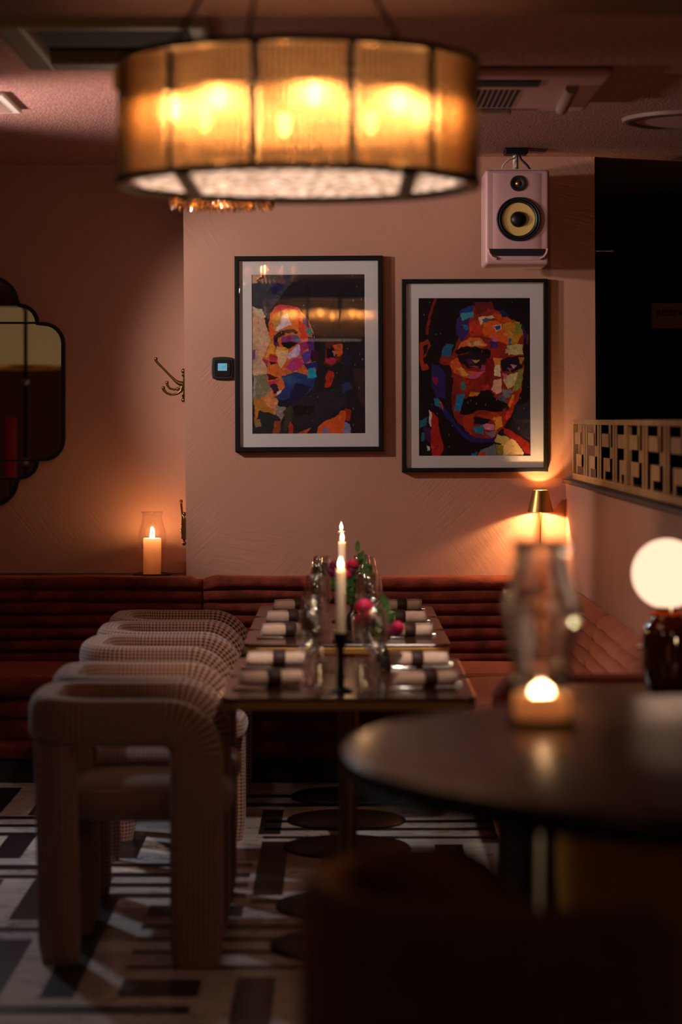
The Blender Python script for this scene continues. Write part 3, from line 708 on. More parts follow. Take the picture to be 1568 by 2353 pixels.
L2 = [
 ([(700,400),(930,430),(1100,540),(1190,640),(1195,860),(1180,1150),(1100,1340),(1010,1500),(900,1600),(740,1590),(560,1400),(540,1150),(520,900),(600,700),(620,500)], (150,44,34)),
 ([(430,870),(530,820),(560,1050),(540,1200),(560,1400),(500,1360),(440,1100)], (40,18,30)),
 ([(590,520),(700,470),(700,640),(640,720),(590,660)], (64,40,108)), ([(620,480),(735,445),(748,505),(650,530)], (70,158,172)),
 ([(640,430),(740,395),(730,450),(610,475)], (30,64,132)), ([(640,565),(695,580),(692,615),(660,625)], (30,118,172)),
 ([(740,370),(900,360),(930,430),(780,470)], (110,34,30)),
 ([(820,540),(960,530),(1065,660),(1060,750),(900,690),(820,650)], (232,100,38)), ([(700,560),(790,525),(835,650),(720,680)], (206,60,34)), ([(930,470),(1110,540),(1060,570),(940,520)], (214,84,36)),
 ([(790,500),(920,485),(935,515),(845,505),(800,590)], (230,206,172)), ([(820,520),(900,505),(870,545),(830,555)], (80,90,110)),
 ([(915,578),(990,560),(1002,612),(940,640)], (228,206,186)), ([(925,585),(985,570),(995,608),(945,628)], (52,72,150)),
 ([(1000,560),(1160,550),(1185,640),(1120,770),(1045,700)], (204,138,48)), ([(1110,540),(1178,580),(1172,650),(1105,650)], (150,150,52)), ([(1050,640),(1110,640),(1110,720),(1060,700)], (196,150,60)),
 ([(1040,750),(1180,750),(1195,840),(1060,850)], (212,192,128)), ([(1030,790),(1080,780),(1070,830),(1030,830)], (214,170,130)), ([(1055,700),(1085,700),(1080,750),(1060,750)], (60,100,160)),
 ([(960,440),(1010,440),(1085,505),(1000,505)], (22,38,90)), ([(1180,560),(1215,650),(1200,720),(1180,640)], (44,40,100)),
 ([(890,660),(970,700),(940,740),(900,710)], (214,110,150)),
 ([(600,780),(640,720),(720,690),(800,690),(870,760),(780,770),(700,762),(600,800)], (232,120,52)), ([(690,730),(800,715),(850,755),(700,758)], (230,184,120)),
 ([(880,730),(960,720),(960,780),(900,790)], (70,40,110)),
 ([(565,805),(640,775),(760,768),(900,800),(925,860),(900,890),(700,815),(600,840)], (14,11,19)),
 ([(600,850),(700,820),(905,850),(870,965),(700,965),(620,920)], (38,18,36)), ([(660,880),(720,870),(760,920),(700,930)], (90,40,80)), ([(735,880),(795,890),(765,915)], (214,170,96)), ([(700,940),(800,950),(760,965)], (200,70,90)),
 ([(515,920),(600,868),(640,960),(760,1000),(860,990),(800,1040),(700,1055),(580,1015)], (230,92,42)),
 ([(580,950),(630,955),(725,1030),(640,1030)], (242,180,84)), ([(680,1020),(840,990),(790,1040),(700,1058)], (216,98,144)), ([(820,920),(880,930),(860,980),(800,985)], (170,60,130)),
 ([(450,870),(530,830),(570,870),(520,930),(440,920)], (160,46,34)),
 ([(860,880),(930,860),(905,1100),(850,1150),(800,1130),(850,1050)], (136,24,30)), ([(900,780),(990,790),(960,870),(900,870)], (180,40,34)),
 ([(925,925),(985,930),(990,1040),(930,1035)], (244,214,180)), ([(920,870),(1005,865),(985,930),(925,940)], (234,146,50)),
 ([(930,1075),(985,1055),(995,1170),(940,1205),(905,1150)], (238,184,158)), ([(900,1160),(940,1190),(920,1210),(880,1180)], (190,60,60)),
 ([(780,1170),(900,1160),(930,1215),(700,1235)], (24,12,22)), ([(800,1110),(870,1095),(885,1160),(820,1172)], (196,50,38)),
 ([(990,885),(1060,862),(1200,858),(1175,950),(1100,1005),(1000,985)], (28,17,40)), ([(1065,925),(1135,935),(1105,975)], (200,168,150)), ([(1040,960),(1100,980),(1060,990)], (190,80,130)), ([(1150,870),(1200,870),(1170,930)], (190,130,50)),
 ([(1030,1030),(1185,990),(1140,1100),(1060,1150),(1000,1080)], (216,200,146)), ([(1000,1000),(1040,1010),(1040,1070),(1010,1060)], (210,110,130)), ([(1150,980),(1188,960),(1172,1140),(1080,1185)], (142,146,70)),
 ([(1000,1140),(1085,1160),(1060,1225),(1010,1245)], (126,126,142)), ([(960,1220),(1010,1200),(1040,1290),(1000,1270)], (70,90,110)), ([(1080,1200),(1110,1190),(1080,1330),(1050,1300)], (220,130,50)),
 ([(540,1030),(640,1065),(765,1080),(740,1130),(650,1190),(600,1110)], (180,48,36)), ([(628,1088),(668,1083),(662,1155),(635,1152)], (62,126,124)),
 ([(718,1168),(795,1178),(760,1225),(700,1222)], (222,134,48)),
 ([(620,1370),(640,1250),(760,1205),(900,1215),(1040,1280),(1055,1325),(960,1365),(780,1330),(690,1390)], (9,7,9)),
 ([(600,1208),(660,1195),(620,1350),(565,1345)], (30,132,184)), ([(1000,1330),(1040,1300),(1000,1390)], (150,40,34)),
 ([(780,1380),(950,1365),(1000,1425),(860,1440),(800,1400)], (196,66,34)), ([(640,1400),(745,1375),(740,1500),(720,1565),(660,1520)], (200,60,34)),
 ([(750,1400),(900,1420),(860,1470),(750,1460)], (24,17,32)), ([(740,1490),(820,1468),(835,1560),(760,1545)], (46,134,162)),
 ([(820,1468),(922,1468),(925,1518),(840,1512)], (230,136,170)), ([(930,1400),(985,1395),(1005,1480),(930,1535)], (234,154,52)), ([(845,1530),(955,1525),(900,1595)], (134,126,140)), ([(840,1540),(900,1600),(860,1590)], (150,40,90)),
 ([(1040,1360),(1100,1330),(1075,1410),(1020,1435)], (206,52,36)), ([(1060,1330),(1180,1140),(1150,1240),(1100,1340)], (180,50,30)),
 ([(365,1090),(420,1300),(520,1430),(640,1570),(740,1625),(920,1630),(945,1600),(760,1590),(640,1520),(530,1380),(440,1250)], (36,42,116)),
 ([(360,915),(460,955),(500,1100),(485,1230),(400,1220),(370,1120)], (48,38,104)), ([(368,1040),(428,1040),(402,1135)], (158,30,74)), ([(385,1228),(437,1240),(442,1312),(400,1300)], (42,128,166)), ([(435,1250),(455,1270),(470,1335),(450,1320)], (200,90,40)),
 ([(460,780),(500,738),(560,755),(530,855),(455,860)], (36,108,148)), ([(560,1200),(590,1200),(570,1290),(555,1290)], (110,34,40)),
 ([(255,740),(330,695),(362,760),(318,830),(335,965),(290,985),(252,900)], (172,54,30)), ([(290,765),(325,745),(335,800),(290,845)], (30,14,16)), ([(290,860),(350,840),(350,930),(300,930)], (24,12,14)),
 ([(390,335),(418,335),(382,430),(332,660),(312,650),(350,450)], (140,34,32)),
 ([(250,1430),(330,1395),(320,1480),(255,1505)], (42,108,136)), ([(340,1330),(382,1380),(392,1500),(350,1480)], (236,210,200)), ([(375,1350),(412,1400),(475,1700),(440,1753),(370,1753),(350,1560)], (186,40,34)), ([(275,1540),(310,1530),(300,1620),(278,1620)], (40,110,130)), ([(300,1480),(350,1500),(360,1640),(300,1600)], (70,30,80)), ([(318,1660),(350,1670),(350,1700),(325,1700)], (230,215,210)),
 ([(1000,1620),(1100,1590),(1195,1720),(1195,1753),(950,1753)], (224,188,132)), ([(940,1650),(1005,1660),(1005,1753),(955,1740)], (146,136,50)), ([(955,1550),(1065,1590),(1010,1655),(930,1620)], (194,174,104)), ([(800,1700),(935,1640),(955,1753),(790,1753)], (126,132,140)), ([(790,1720),(850,1720),(840,1753),(780,1753)], (210,80,50)), ([(720,1730),(780,1715),(770,1753),(720,1753)], (40,110,160)),
 ([(1010,1490),(1085,1530),(1245,1640),(1245,1735),(1210,1725),(1130,1620),(1020,1560)], (158,30,26)),
 ([(1110,1300),(1256,1250),(1256,1620),(1180,1580),(1090,1430)], (38,36,54)), ([(1220,650),(1240,650),(1238,750),(1222,740)], (130,30,30)),
]
def picture(label, cpx, size_px, bar, art, img, tilt):
    D0 = WD-.001; s = D0/F
    x0, y0, x1, y1 = cpx
    cx, cy = (x0+x1)/2, (y0+y1)/2
    Df = WD-.036; sf = Df/F
    t = thing('framed_portrait', label, 'picture', ((cx-CX)*sf, WD-.0015, EYE-(cy-HY)*sf))
    t.rotation_euler = (0, tilt, 0); t['group'] = 'framed portraits on the wall'
    w, h = (x1-x0)*sf, (y1-y0)*sf; bw = bar*sf
    m = MB()
    prof = [(0,0),(0,-.034),(bw*.15,-.036),(bw*.85,-.036),(bw,-.033),(bw,-.0)]
    rows = []
    for (sx, sz) in ((-1,-1),(1,-1),(1,1),(-1,1)):
        rows.append([(sx*(w/2-a), y, sz*(h/2-a)) for a, y in prof])
    m.grid(rows, close_u=True)
    m.build('frame', M['black'], t)
    m = MB(); ax0, ay0, ax1, ay1 = [v for v in art]
    # mount board with a bevelled window
    wi, hi = w/2-bw*.8, h/2-bw*.8
    a0, a1 = (ax0-cx)*sf, (ax1-cx)*sf; b0, b1 = -(ay1-cy)*sf, -(ay0-cy)*sf
    outer = [(-wi,-hi),(wi,-hi),(wi,hi),(-wi,hi)]; inner = [(a0,b0),(a1,b0),(a1,b1),(a0,b1)]
    rows = [[(x,-.020,z) for x,z in outer], [(x,-.020,z) for x,z in inner], [(x+(.0015 if x < 0 else -.0015),-.0175,z+(.0015 if z < 0 else -.0015)) for x,z in inner]]
    m.grid(rows, close_v=True); m.build('mount_board', M['mat_board'], t)
    painting_mesh(img, a1-a0, b1-b0, 'painted_print', t, ((a0+a1)/2, -.0172, (b0+b1)/2), pm)
    m = MB(); m.box(-wi, wi, -.031, -.030, -hi, hi)
    m.v = m.v; m.build('glazing', M['picglass'], t)
    m = MB(); m.box(-w/2+.004, w/2-.004, -.006, 0, -h/2+.004, h/2-.004); m.build('backing_board', M['wood_leg'], t)
    return t
img1 = paint((34,29,38), L1, 250, 348, 3, (228,272,1262,1712))
img2 = paint((20,14,22), L2, 250, 348, 5, (248,328,1256,1753))
picture('black framed painting of a dark-haired head in profile with closed eye, left of the two', (539.5,588,880.5,1038), None, 11, (579,630,840,997), img1, math.radians(-.3))
picture('black framed painting of a face with a thick black moustache, right of the two', (923.5,641,1259.5,1085), None, 10, (963,684,1220.5,1048), img2, math.radians(-.15))
# ============================================================ BANQUETTES
def banquette(name, label, L, mt, loc, rz, back_n=7, depth=.86, top=.81, seat=True, wob=1.0, seed=1, bt=.155, ztop_seat=.45, group=None, dep=.026, recline=.030, seat_from=0, seat_to=None):
    """local: runs along +x from 0 to L, back against y=0, sitter faces -y"""
    rr = random.Random(seed)
    t = thing(name, label, 'banquette', loc, rz, 'velvet banquette sections')
    zb = ztop_seat-.02
    def channel_profile():
        pts = [(-.002, zb-.05)]
        pts = [(-.01, zb-.05), (-bt-recline, zb-.05)]
        hh = (top-zb)/back_n
        for i in range(back_n):
            z0 = zb+hh*i
            n = 7
            for k in range(n):
                a = k/(n-1)
                d = math.sin(PI*a)**.5*dep if 0 < a < 1 else -.016
                lean = -(recline*(1-(z0+hh*a-zb)/(top-zb)))
                pts.append((-bt+.018-d+lean, z0+hh*(.015+.97*a)))
            if i == back_n-1: # rounded top
                pts = pts[:-3]
                for a in (30, 60, 90): pts.append((-bt+.034-.045*math.cos(math.radians(a)), top-.032+.032*math.sin(math.radians(a))))
        pts.append((-.014, top)); pts.append((-.004, top-.008)); pts.append((-.004, zb-.05))
        return pts
    def extrude(prof, x0, x1, amp=.004, step=.05, cap=True):
        mb = MB(); n = max(2, int((x1-x0)/step))
        ph = [rr.uniform(0, 6) for _ in prof]
        rows = []
        for i in range(n+1):
            x = x0+(x1-x0)*i/n; e = min(x-x0, x1-x)
            ins = .022*(max(0, 1-e/.03))**2
            row = []
            for k, (y, z) in enumerate(prof):
                w = amp*wob*(math.sin(x*5+ph[k]*.25)+.6*math.sin(x*13+z*40))
                yy = y + (w if y < -.03 else 0) + (ins if y < -.03 else 0)
                zz = z + w*.5 - (ins*.6 if z > top-.05 else 0)
                row.append((x, yy, zz))
            rows.append(row)
        b = mb.grid(rows)
        mm = len(prof)
        if cap: mb.cap([b+k for k in range(mm)], True); mb.cap([b+n*mm+k for k in range(mm)])
        return mb
    extrude(channel_profile(), 0, L).build('backrest', mt, t, smooth=75, flip=True)
    if seat:
        s = ztop_seat
        prof = [(-.05, s-.09), (-depth+.05, s-.09)]
        for a in range(0, 181, 20): prof.append((-depth+.045-.045*math.sin(math.radians(a)), s-.046-.044*math.cos(math.radians(a))))
        prof += [(-depth+.30, s+.006), (-.30, s+.002), (-.05, s-.012)]
        s1 = seat_to or L
        extrude(prof, seat_from, s1, .003).build('seat_cushion', mt, t, smooth=75, flip=True)
        prof = []
        for j in range(3):
            z1 = s-.095-.085*j
            for a in range(0, 181, 20): prof.append((-depth+.055-.03*math.sin(math.radians(a))**.6+.012*j, z1-.082*(a/180)))
        prof += [(-.02, s-.35), (-.02, s-.095)]
        extrude(list(reversed(prof)), seat_from+.002, s1-.002, .002).build('front_panel', mt, t, smooth=75, flip=True)
        m = MB(); m.box(seat_from+.01, s1-.01, -depth+.11, -.02, 0, s-.345); m.build('plinth', M['plinth'], t)
    return t
banquette('velvet_banquette', 'rust velvet channelled banquette along the wall, left of the seam under the mirror', 4.4, M['velvet'], (-.612-4.4, WD-.004, 0), 0, seed=2)
banquette('velvet_banquette', 'rust velvet channelled banquette under the two portraits', 1.545, M['velvet'], (-.604, WD-.004, 0), 0, seed=3, seat_to=1.44)
banquette('velvet_banquette', 'pinkish-lit rust velvet banquette section on the right partition, nearer the corner', 1.645, M['velvet_lit'], (.996, 10.56, 0), -PI/2, back_n=7, seat_from=.68, depth=.53, top=.785, seed=4, wob=.35, dep=.028, bt=.045, recline=.09)
banquette('velvet_banquette', 'pinkish-lit rust velvet banquette section on the right partition, nearer the globe lamp', 2.0, M['velvet_lit'], (.996, 8.905, 0), -PI/2, back_n=7, depth=.53, top=.785, seed=5, wob=.35, dep=.028, bt=.045, recline=.09)
# seat end that turns away from the wall beside the globe lamp
t = thing('sofa_back', 'low dark red velvet sofa back end-on behind the glass hurricane and globe lamp', 'sofa', (.42, 6.62, 0))
m = MB()
rows = []
for i in range(25):
    x = .62*i/24; e = min(x, .62-x); k = (max(0, 1-e/.07))**2.2
    row = []
    for a in range(0, 360, 18):
        ca, sa = math.cos(math.radians(a)), math.sin(math.radians(a))
        row.append((x, .09+(.085-.055*k)*math.copysign(abs(ca)**.5, ca), .62+(.175-.05*k)*math.copysign(abs(sa)**.35, sa)))
    rows.append(row)
b_ = m.grid(rows, close_v=True); m.cap([b_+k for k in range(20)]); m.cap([b_+24*20+k for k in range(20)], True)
m.build('backrest', M['velvet'], t, smooth=75, flip=True)
m = MB(); m.box(.02, .60, .02, .16, 0, .46); m.build('base', M['plinth'], t, bevel=.01)

# ============================================================ DINING TABLES
def rrect(x0, x1, y0, y1, r, n=8):
    out = []
    for cx, cy, a0 in ((x1-r,y1-r,0),(x0+r,y1-r,90),(x0+r,y0+r,180),(x1-r,y0+r,270)):
        for k in range(n+1):
            a = math.radians(a0+90*k/n); out.append((cx+r*math.cos(a), cy+r*math.sin(a)))
    return out
TZ = .74; TX = .020
def dining_table(label):
    t = thing('dining_table', label, 'table', (0,0,0), 0, 'dining tables in a row')
    m = MB(); m.prism(rrect(-.353,.353,-.282,.282,.055), TZ-.012, TZ); m.build('tabletop', M['walnut'], t, bevel=.004)
    m = MB(); m.prism(rrect(-.351,.351,-.280,.280,.053), TZ-.034, TZ-.0125); m.build('brass_edge', M['brass_edge'], t, bevel=.002)
    m = MB(); m.lathe([(.027,.012),(.027,TZ-.034)], 28); m.lathe([(.027,TZ-.05),(.10,TZ-.038),(.10,TZ-.0345)], 28); m.build('column', M['brass_dark'], t, smooth=50)
    m = MB(); m.lathe([(.001,.016),(.03,.0155),(.215,.010),(.222,.006),(.222,.0)], 56); m.build('base', M['blackmetal'], t, smooth=50)
    return t
TD = [6.885, 7.455, 8.475, 9.045, 9.615]
tl = ['brass-edged walnut table, the nearest of the dining row', 'brass-edged walnut table, second in the dining row, touching the nearest one',
      'brass-edged walnut table just beyond the gap in the dining row', 'brass-edged walnut table, second from the back banquette', 'brass-edged walnut table, the last one by the back banquette']
T0 = dining_table(tl[0]); T0.location = (TX, TD[0], 0)
for d, l in zip(TD[1:], tl[1:]): dup(T0, (TX, d, 0), 0, l)

# ============================================================ CHAIRS
def sell(w, t, n=22, p=3.6):
    out = []
    for k in range(n):
        a = 2*PI*k/n; c, s = math.cos(a), math.sin(a)
        out.append((w*math.copysign(abs(c)**(2/p), c), t*math.copysign(abs(s)**(2/p), s)))
    return out
def path_sweep(stations, u0=0.0):
    """stations: (pos, widthdir, thickdir, halfw, halft)"""
    mb = MB(); rows = []; us = []; L = u0
    for i, (p, Wd, Th, hw, ht) in enumerate(stations):
        if i: L += (Vector(p)-Vector(stations[i-1][0])).length
        us.append(L)
        rows.append([Vector(p)+Vector(Wd)*a+Vector(Th)*b_ for a, b_ in sell(hw, ht)])
    ring = sell(stations[0][3], stations[0][4]); vs = [0]
    for k in range(len(ring)):
        a = ring[k]; b_ = ring[(k+1) % len(ring)]; vs.append(vs[-1]+math.hypot(a[0]-b_[0], a[1]-b_[1]))
    base = mb.grid(rows, close_v=True, uvs=(us, vs))
    n = len(ring)
    mb.cap([base+k for k in range(n)], True); mb.cap([base+(len(rows)-1)*n+k for k in range(n)])
    return mb
def make_chair(label):
    t = thing('upholstered_armchair', label, 'chair', (0,0,0), 0, 'houndstooth armchairs along the tables')
    H = .668; ht = .041
    half = []
    def front_leg_st(s, z0, z1, n=6):
        out = []
        for i in range(n+1):
            z = z0+(z1-z0)*i/n
            k = .86+.14*min(1, z/.05) if z < .05 else 1
            out.append(((.200, s*.2265, z), (1,0,0), (0,s,0), .0735*k, ht*k))
        return out
    st = []
    for i in range(3): st.append(((.200, -.2265, .40+.178*i/2), (1,0,0), (0,-1,0), .0735, ht))
    for a in range(10, 91, 10):
        r = math.radians(a); st.append(((.110+.09*math.cos(r), -.2265, .578+.09*math.sin(r)), (math.cos(r),0,math.sin(r)), (0,-1,0), .0735-.0085*a/90, ht))
    st.append(((.0,-.2265,H),(0,0,1),(0,-1,0),.065,ht))
    for a in range(0, 91, 10):
        r = math.radians(a); st.append(((-.100-.135*math.sin(r), -.0915-.135*math.cos(r), H+.002*math.sin(r)), (0,0,1), (-math.sin(r),-math.cos(r),0), .065+.004*math.sin(r), ht))
    st.append(((-.235, 0, H+.003), (0,0,1), (-1,0,0), .070, ht))
    mir = [((p[0],-p[1],p[2]), W_, (T_[0],-T_[1],T_[2]), a, b_) for p, W_, T_, a, b_ in reversed(st[:-1])]
    full = st+mir
    path_sweep(full, .40).build('arm_and_back_hoop', M['hound'], t, smooth=80, flip=True)
    for s in (-1, 1):
        m = path_sweep(front_leg_st(s, 0, .402)); m.build('leg', M['hound'], t, smooth=80, flip=(s == -1))
    for s in (-1, 1):   # rear legs under the corners of the hoop
        sts = []
        for z in (0, .015, .05, .2, .4, .61):
            k = .84+.16*min(1, z/.05)
            x = -.180-.013*z/.61; y = s*(.184+.005*z/.61)
            d = Vector((-.66, s*.75, 0)).normalized(); n_ = Vector((d.y, -d.x, 0))
            sts.append(((x, y, z), n_, d, .062*k, .0405*k))
        path_sweep(sts).build('leg', M['hound'], t, smooth=80)
    # seat cushion
    m = MB(); rows = []; us = []
    for i in range(23):
        ph = -PI/2+PI*i/22
        c, s_ = math.cos(ph), math.sin(ph)
        kr = abs(c)**(2/3.0); kz = math.copysign(abs(s_)**(2/2.6), s_)
        row = []
        for k in range(40):
            a = 2*PI*k/40; cc, ss = math.cos(a), math.sin(a)
            row.append((.050+.245*kr*math.copysign(abs(cc)**(2/4.5), cc), .186*kr*math.copysign(abs(ss)**(2/4.5), ss), .438+.068*kz+.006*(1-kr)))
        rows.append(row)
    m.grid(rows, close_v=True); m.build('seat', M['hound'], t, smooth=80, boxuv=1.0, flip=True)
    return t
XC = -.597
cl = ['houndstooth armchair nearest the camera, closest of the row', 'houndstooth armchair second from the camera in the row',
      'houndstooth armchair in the middle of the row, past the small gap', 'houndstooth armchair second from the back banquette', 'houndstooth armchair at the far end of the row by the banquette']
C0 = make_chair(cl[0]); C0.location = (XC, 6.865, 0)
for d, x, l, rz in zip((7.44, 8.42, 8.99, 9.53), (XC-.005, XC-.025, XC-.03, XC-.035), cl[1:], (.01, -.03, .02, .0)): dup(C0, (x, d, 0), rz, l)

# ============================================================ HIGH ROUND TABLE
HT = (.725, 3.69); HZ = 1.0; HR = .722
t = thing('high_round_table', 'large dark round high table filling the right foreground', 'table', (HT[0], HT[1], 0))
m = MB(); m.lathe([(.001,HZ),(.3,HZ),(HR-.014,HZ),(HR-.005,HZ-.002),(HR,HZ-.008),(HR,HZ-.012)], 128); m.build('tabletop', M['walnut_dark'], t, smooth=40)
m = MB(); m.lathe([(HR,HZ-.012),(HR+.001,HZ-.02),(HR,HZ-.034),(HR-.006,HZ-.040),(.001,HZ-.040)], 128); m.build('edge_band', M['blackmetal'], t, smooth=40)
for a in (148, 28, -92):
    x, y = .49*math.cos(math.radians(a)), .49*math.sin(math.radians(a))
    m = MB(); m.tube([(x*1.02,y*1.02,0),(x,y,HZ-.041)], [.018,.021], 16); m.build('leg', M['wood_leg'], t, smooth=60)

# ============================================================ BARREL BAR STOOLS
def bar_stool(label, loc, a_open, outer, inner, top=.90, rx=.262, seatz=.64, name='barrel_bar_stool'):
    t = thing(name, label, 'bar stool', loc, a_open, 'barrel stools around the high table')
    # local: open towards +x; back at -x
    st_o = []; n = 30
    m = MB(); mi = MB()
    tk = .05
    rows_o = []; rows_i = []
    for i in range(n+1):
        u = i/n; a = math.radians(42+(360-84)*u)
        e = min(u, 1-u)
        drop = .0 if e > .12 else (1-e/.12)**2*.20
        zt = top-drop*.6; c, s = math.cos(a), math.sin(a)
        ring_o = []; 
        for (r, z) in ((rx-.04, .46), (rx-.01, .56), (rx, .66), (rx, zt-.03)): ring_o.append((r*c, r*s, min(z, zt-.03)))
        for k in (20, 45, 70, 90): ring_o.append(((rx-tk/2+tk/2*math.cos(math.radians(k)))*c, (rx-tk/2+tk/2*math.cos(math.radians(k)))*s, zt-.03+.03*math.sin(math.radians(k))))
        rows_o.append(ring_o)
        ring_i = []
        for k in (90, 110, 135, 160): ring_i.append(((rx-tk/2+tk/2*math.cos(math.radians(k)))*c, (rx-tk/2+tk/2*math.cos(math.radians(k)))*s, zt-.03+.03*math.sin(math.radians(k))))
        for (r, z) in ((rx-tk, zt-.05), (rx-tk, .64), (rx-tk-.03, .50)): ring_i.append((r*c, r*s, min(z, zt-.05)))
        rows_i.append(ring_i)
    bo = m.grid(rows_o); m.build('back_shell', outer, t, smooth=70, flip=False)
    mi.grid(rows_i)
    k_ = len(rows_i[0])
    mi.build('inner_back_pad', inner, t, smooth=70)
    for i in (0, n):   # closed arm ends
        m = MB(); b = len(m.v)
        for p in rows_o[i]: m.vert(p)
        for p in rows_i[i][1:]: m.vert(p)
        m.face(list(range(b, len(m.v))) if i else list(reversed(range(b, len(m.v)))))
        m.build('arm_end', inner, t)
    m = MB(); m.lathe([(.001,seatz+.03),(rx-.10,seatz+.028),(rx-.065,seatz+.012),(rx-.055,seatz-.02),(rx-.06,seatz-.07),(.001,seatz-.09)], 48); m.build('seat', inner, t, smooth=60)
    for k in range(4):
        a = math.radians(45+90*k); c, s = math.cos(a), math.sin(a)
        m = MB(); m.tube([(.21*c,.21*s,0),(.15*c,.15*s,seatz-.08)], [.011,.015], 12); m.build('leg', M['wood_leg'], t, smooth=60)
    m = MB(); m.tube([(.185*math.cos(2*PI*k/36), .185*math.sin(2*PI*k/36), .24) for k in range(37)], .007, 8); m.build('footrest_ring', M['brass_dark'], t, smooth=60)
    return t
bar_stool('dark brown barrel stool with amber lining at the near edge of the high table', (.205, 3.20, 0), math.radians(28), M['stoolcloth'], M['amber_cloth'])
bar_stool('yellow velvet barrel stool seen under the far side of the round high table', (.66, 4.45, 0), math.radians(100), M['ochre'], M['ochre'], top=.88, seatz=.70)
bar_stool('yellow velvet stool whose rim just shows at the bottom right edge', (.285, 2.175, 0), math.radians(-100), M['stoolcloth'], M['ochre'], top=.885)
# ============================================================ CANDLES
FLP = [(.0006,-.002),(.0040,.001),(.0058,.006),(.0062,.011),(.0052,.017),(.0034,.022),(.0016,.027),(.0002,.031)]
def flame(parent, z, k=1.0, mt='flame', x=0, y=0):
    m = MB(); m.lathe([(r*k, zz*k+z) for r, zz in FLP], 14, (x,y,0)); o = m.build('flame', M[mt], parent, smooth=80)
    m = MB(); m.tube([(x,y,z-.008),(x+.001,y,z+.005*k)], .0009, 6); m.build('wick', M['wick'], parent)
    return o
def candle_light(loc, e, parent=None, col_=(1,.56,.24), r=.012):
    l = bpy.data.lights.new('candle_light', 'POINT'); l.energy = e; l.color = col_; l.shadow_soft_size = r
    o = bpy.data.objects.new('candle_light', l); col.objects.link(o); o.location = loc; return o
def holder(label, loc, h=.165):
    t = thing('candle_holder', label, 'candle holder', loc, 0, 'black candle holders')
    m = MB(); m.lathe([(.001,.0),(.036,.0),(.037,.004),(.030,.008),(.012,.014),(.010,.03),(.0135,.045),(.0095,.06),(.0095,h-.045),(.014,h-.035),(.019,h-.025),(.020,h),(.0165,h),(.0155,h-.02),(.001,h-.021)], 28)
    m.build('body', M['black'], t, smooth=50); return t
def taper(label, loc, L, e, hot=False):
    t = thing('taper_candle', label, 'candle', loc, 0, 'lit taper candles')
    m = MB(); m.lathe([(.001,0),(.0125,0),(.0135,.01),(.0120,L-.004),(.0105,L),(.004,L-.004),(.001,L-.005)], 24)
    m.build('wax', M['waxhot'], t, smooth=50)
    m = MB(); rr = random.Random(int(loc[1]*100))
    for k in range(3):
        a = rr.uniform(0,6.3); zz = L-.002; pts = [(.0118*math.cos(a), .0118*math.sin(a), zz-j*.012) for j in range(rr.randint(3,5))]
        m.tube(pts, [.0015]*(len(pts)-1)+[.0028], 8)
    m.build('wax_drip', M['waxhot'], t, smooth=70)
    flame(t, L+.004, 1.0)
    candle_light((loc[0], loc[1], loc[2]+L+.022), e); return t
CT = [(-.001+.0, 6.76), (.004, 8.28), (.001, 9.10)]
hl = ['tall black candle holder on the nearest dining table', 'black candle holder just past the gap, hidden behind the near candle', 'black candle holder furthest down the dining row']
tl_ = ['lit ivory taper candle nearest the camera in the centre of the table', 'lit ivory taper candle in the middle of the three in line', 'lit ivory taper candle furthest back, its flame highest in the photo']
for i, (x, d) in enumerate(CT):
    hh = .165
    holder(hl[i], (x, d, TZ), hh)
    taper(tl_[i], (x, d, TZ+hh-.02), (1.082-(TZ+hh-.02)), [1.1, 1.0, 1.0][i])

HP = [(.046,.0),(.0455,.02),(.044,.06),(.0455,.085),(.053,.12),(.061,.155),(.0635,.18),(.061,.205),(.053,.235),(.0455,.262),(.0440,.28),(.047,.293),(.052,.300)]
def hurricane(label, loc, k=1.0, hm=M['hurricane'], st=0, kz=1.0):
    t = thing('hurricane_glass', label, 'hurricane glass', loc)
    m = MB(); m.lathe([(r*k, z*k*kz) for r, z in HP], 56); m.build('chimney', hm, t, smooth=80, solid=st)
    m = MB(); m.tube([(.052*k*math.cos(2*PI*i/48), .052*k*math.sin(2*PI*i/48), .300*k*kz) for i in range(49)], .0016, 8, caps=False); m.build('rolled_lip', hm, t, smooth=80)
    return t
def dish(label, loc, r=.075, mt='blackmetal'):
    o = MB().lathe([(.001,.002),(r-.01,.002),(r,.010),(r+.003,.009),(r-.005,0),(.001,0)], 48).build('candle_dish', M[mt], None, smooth=50, loc=loc)
    return tag(o, label, 'dish')
def pillar(label, loc, r, h, e, fl=1.0, well=.02):
    t = thing('pillar_candle', label, 'candle', loc)
    m = MB(); m.lathe([(.001,0),(r,0),(r+.0008,h*.4),(r,h-.004),(r-.0025,h),(r-.006,h-.003),(r-.008,h-well*.8),(r-.014,h-well),(.001,h-well)], 40); m.build('wax', M['waxwell'], t, smooth=50)
    flame(t, h-well+.014, fl); candle_light((loc[0], loc[1], loc[2]+h-well+.024), e); return t
# on the ledge behind the left banquette
LX = (350-CX)*10.93/F
dish('dark dish under the pillar candle on the ledge behind the banquette', (LX, 10.93, .797), .088)
pillar('white lit pillar candle in a clear hurricane on the ledge below the hooks', (LX, 10.93, .7995), .0405, .166, 2.8, .6, .022)
hurricane('clear curved hurricane glass on the ledge below the brass hooks', (LX, 10.93, .7995), kz=.95)
# on the high table
HX = (1245-CX)*4.0/F
dish('low dark dish under the short candle on the round high table', (HX, 4.0, HZ+.0005), .062)
pillar('short glowing candle on the round high table in the foreground', (HX, 4.0, HZ+.003), .044, .046, 1.0, .85, .021)
hurricane('large blurred hurricane glass on the round high table in the foreground', (HX, 4.0, HZ+.003), .985, hm=M['thickglass'], st=.0045)

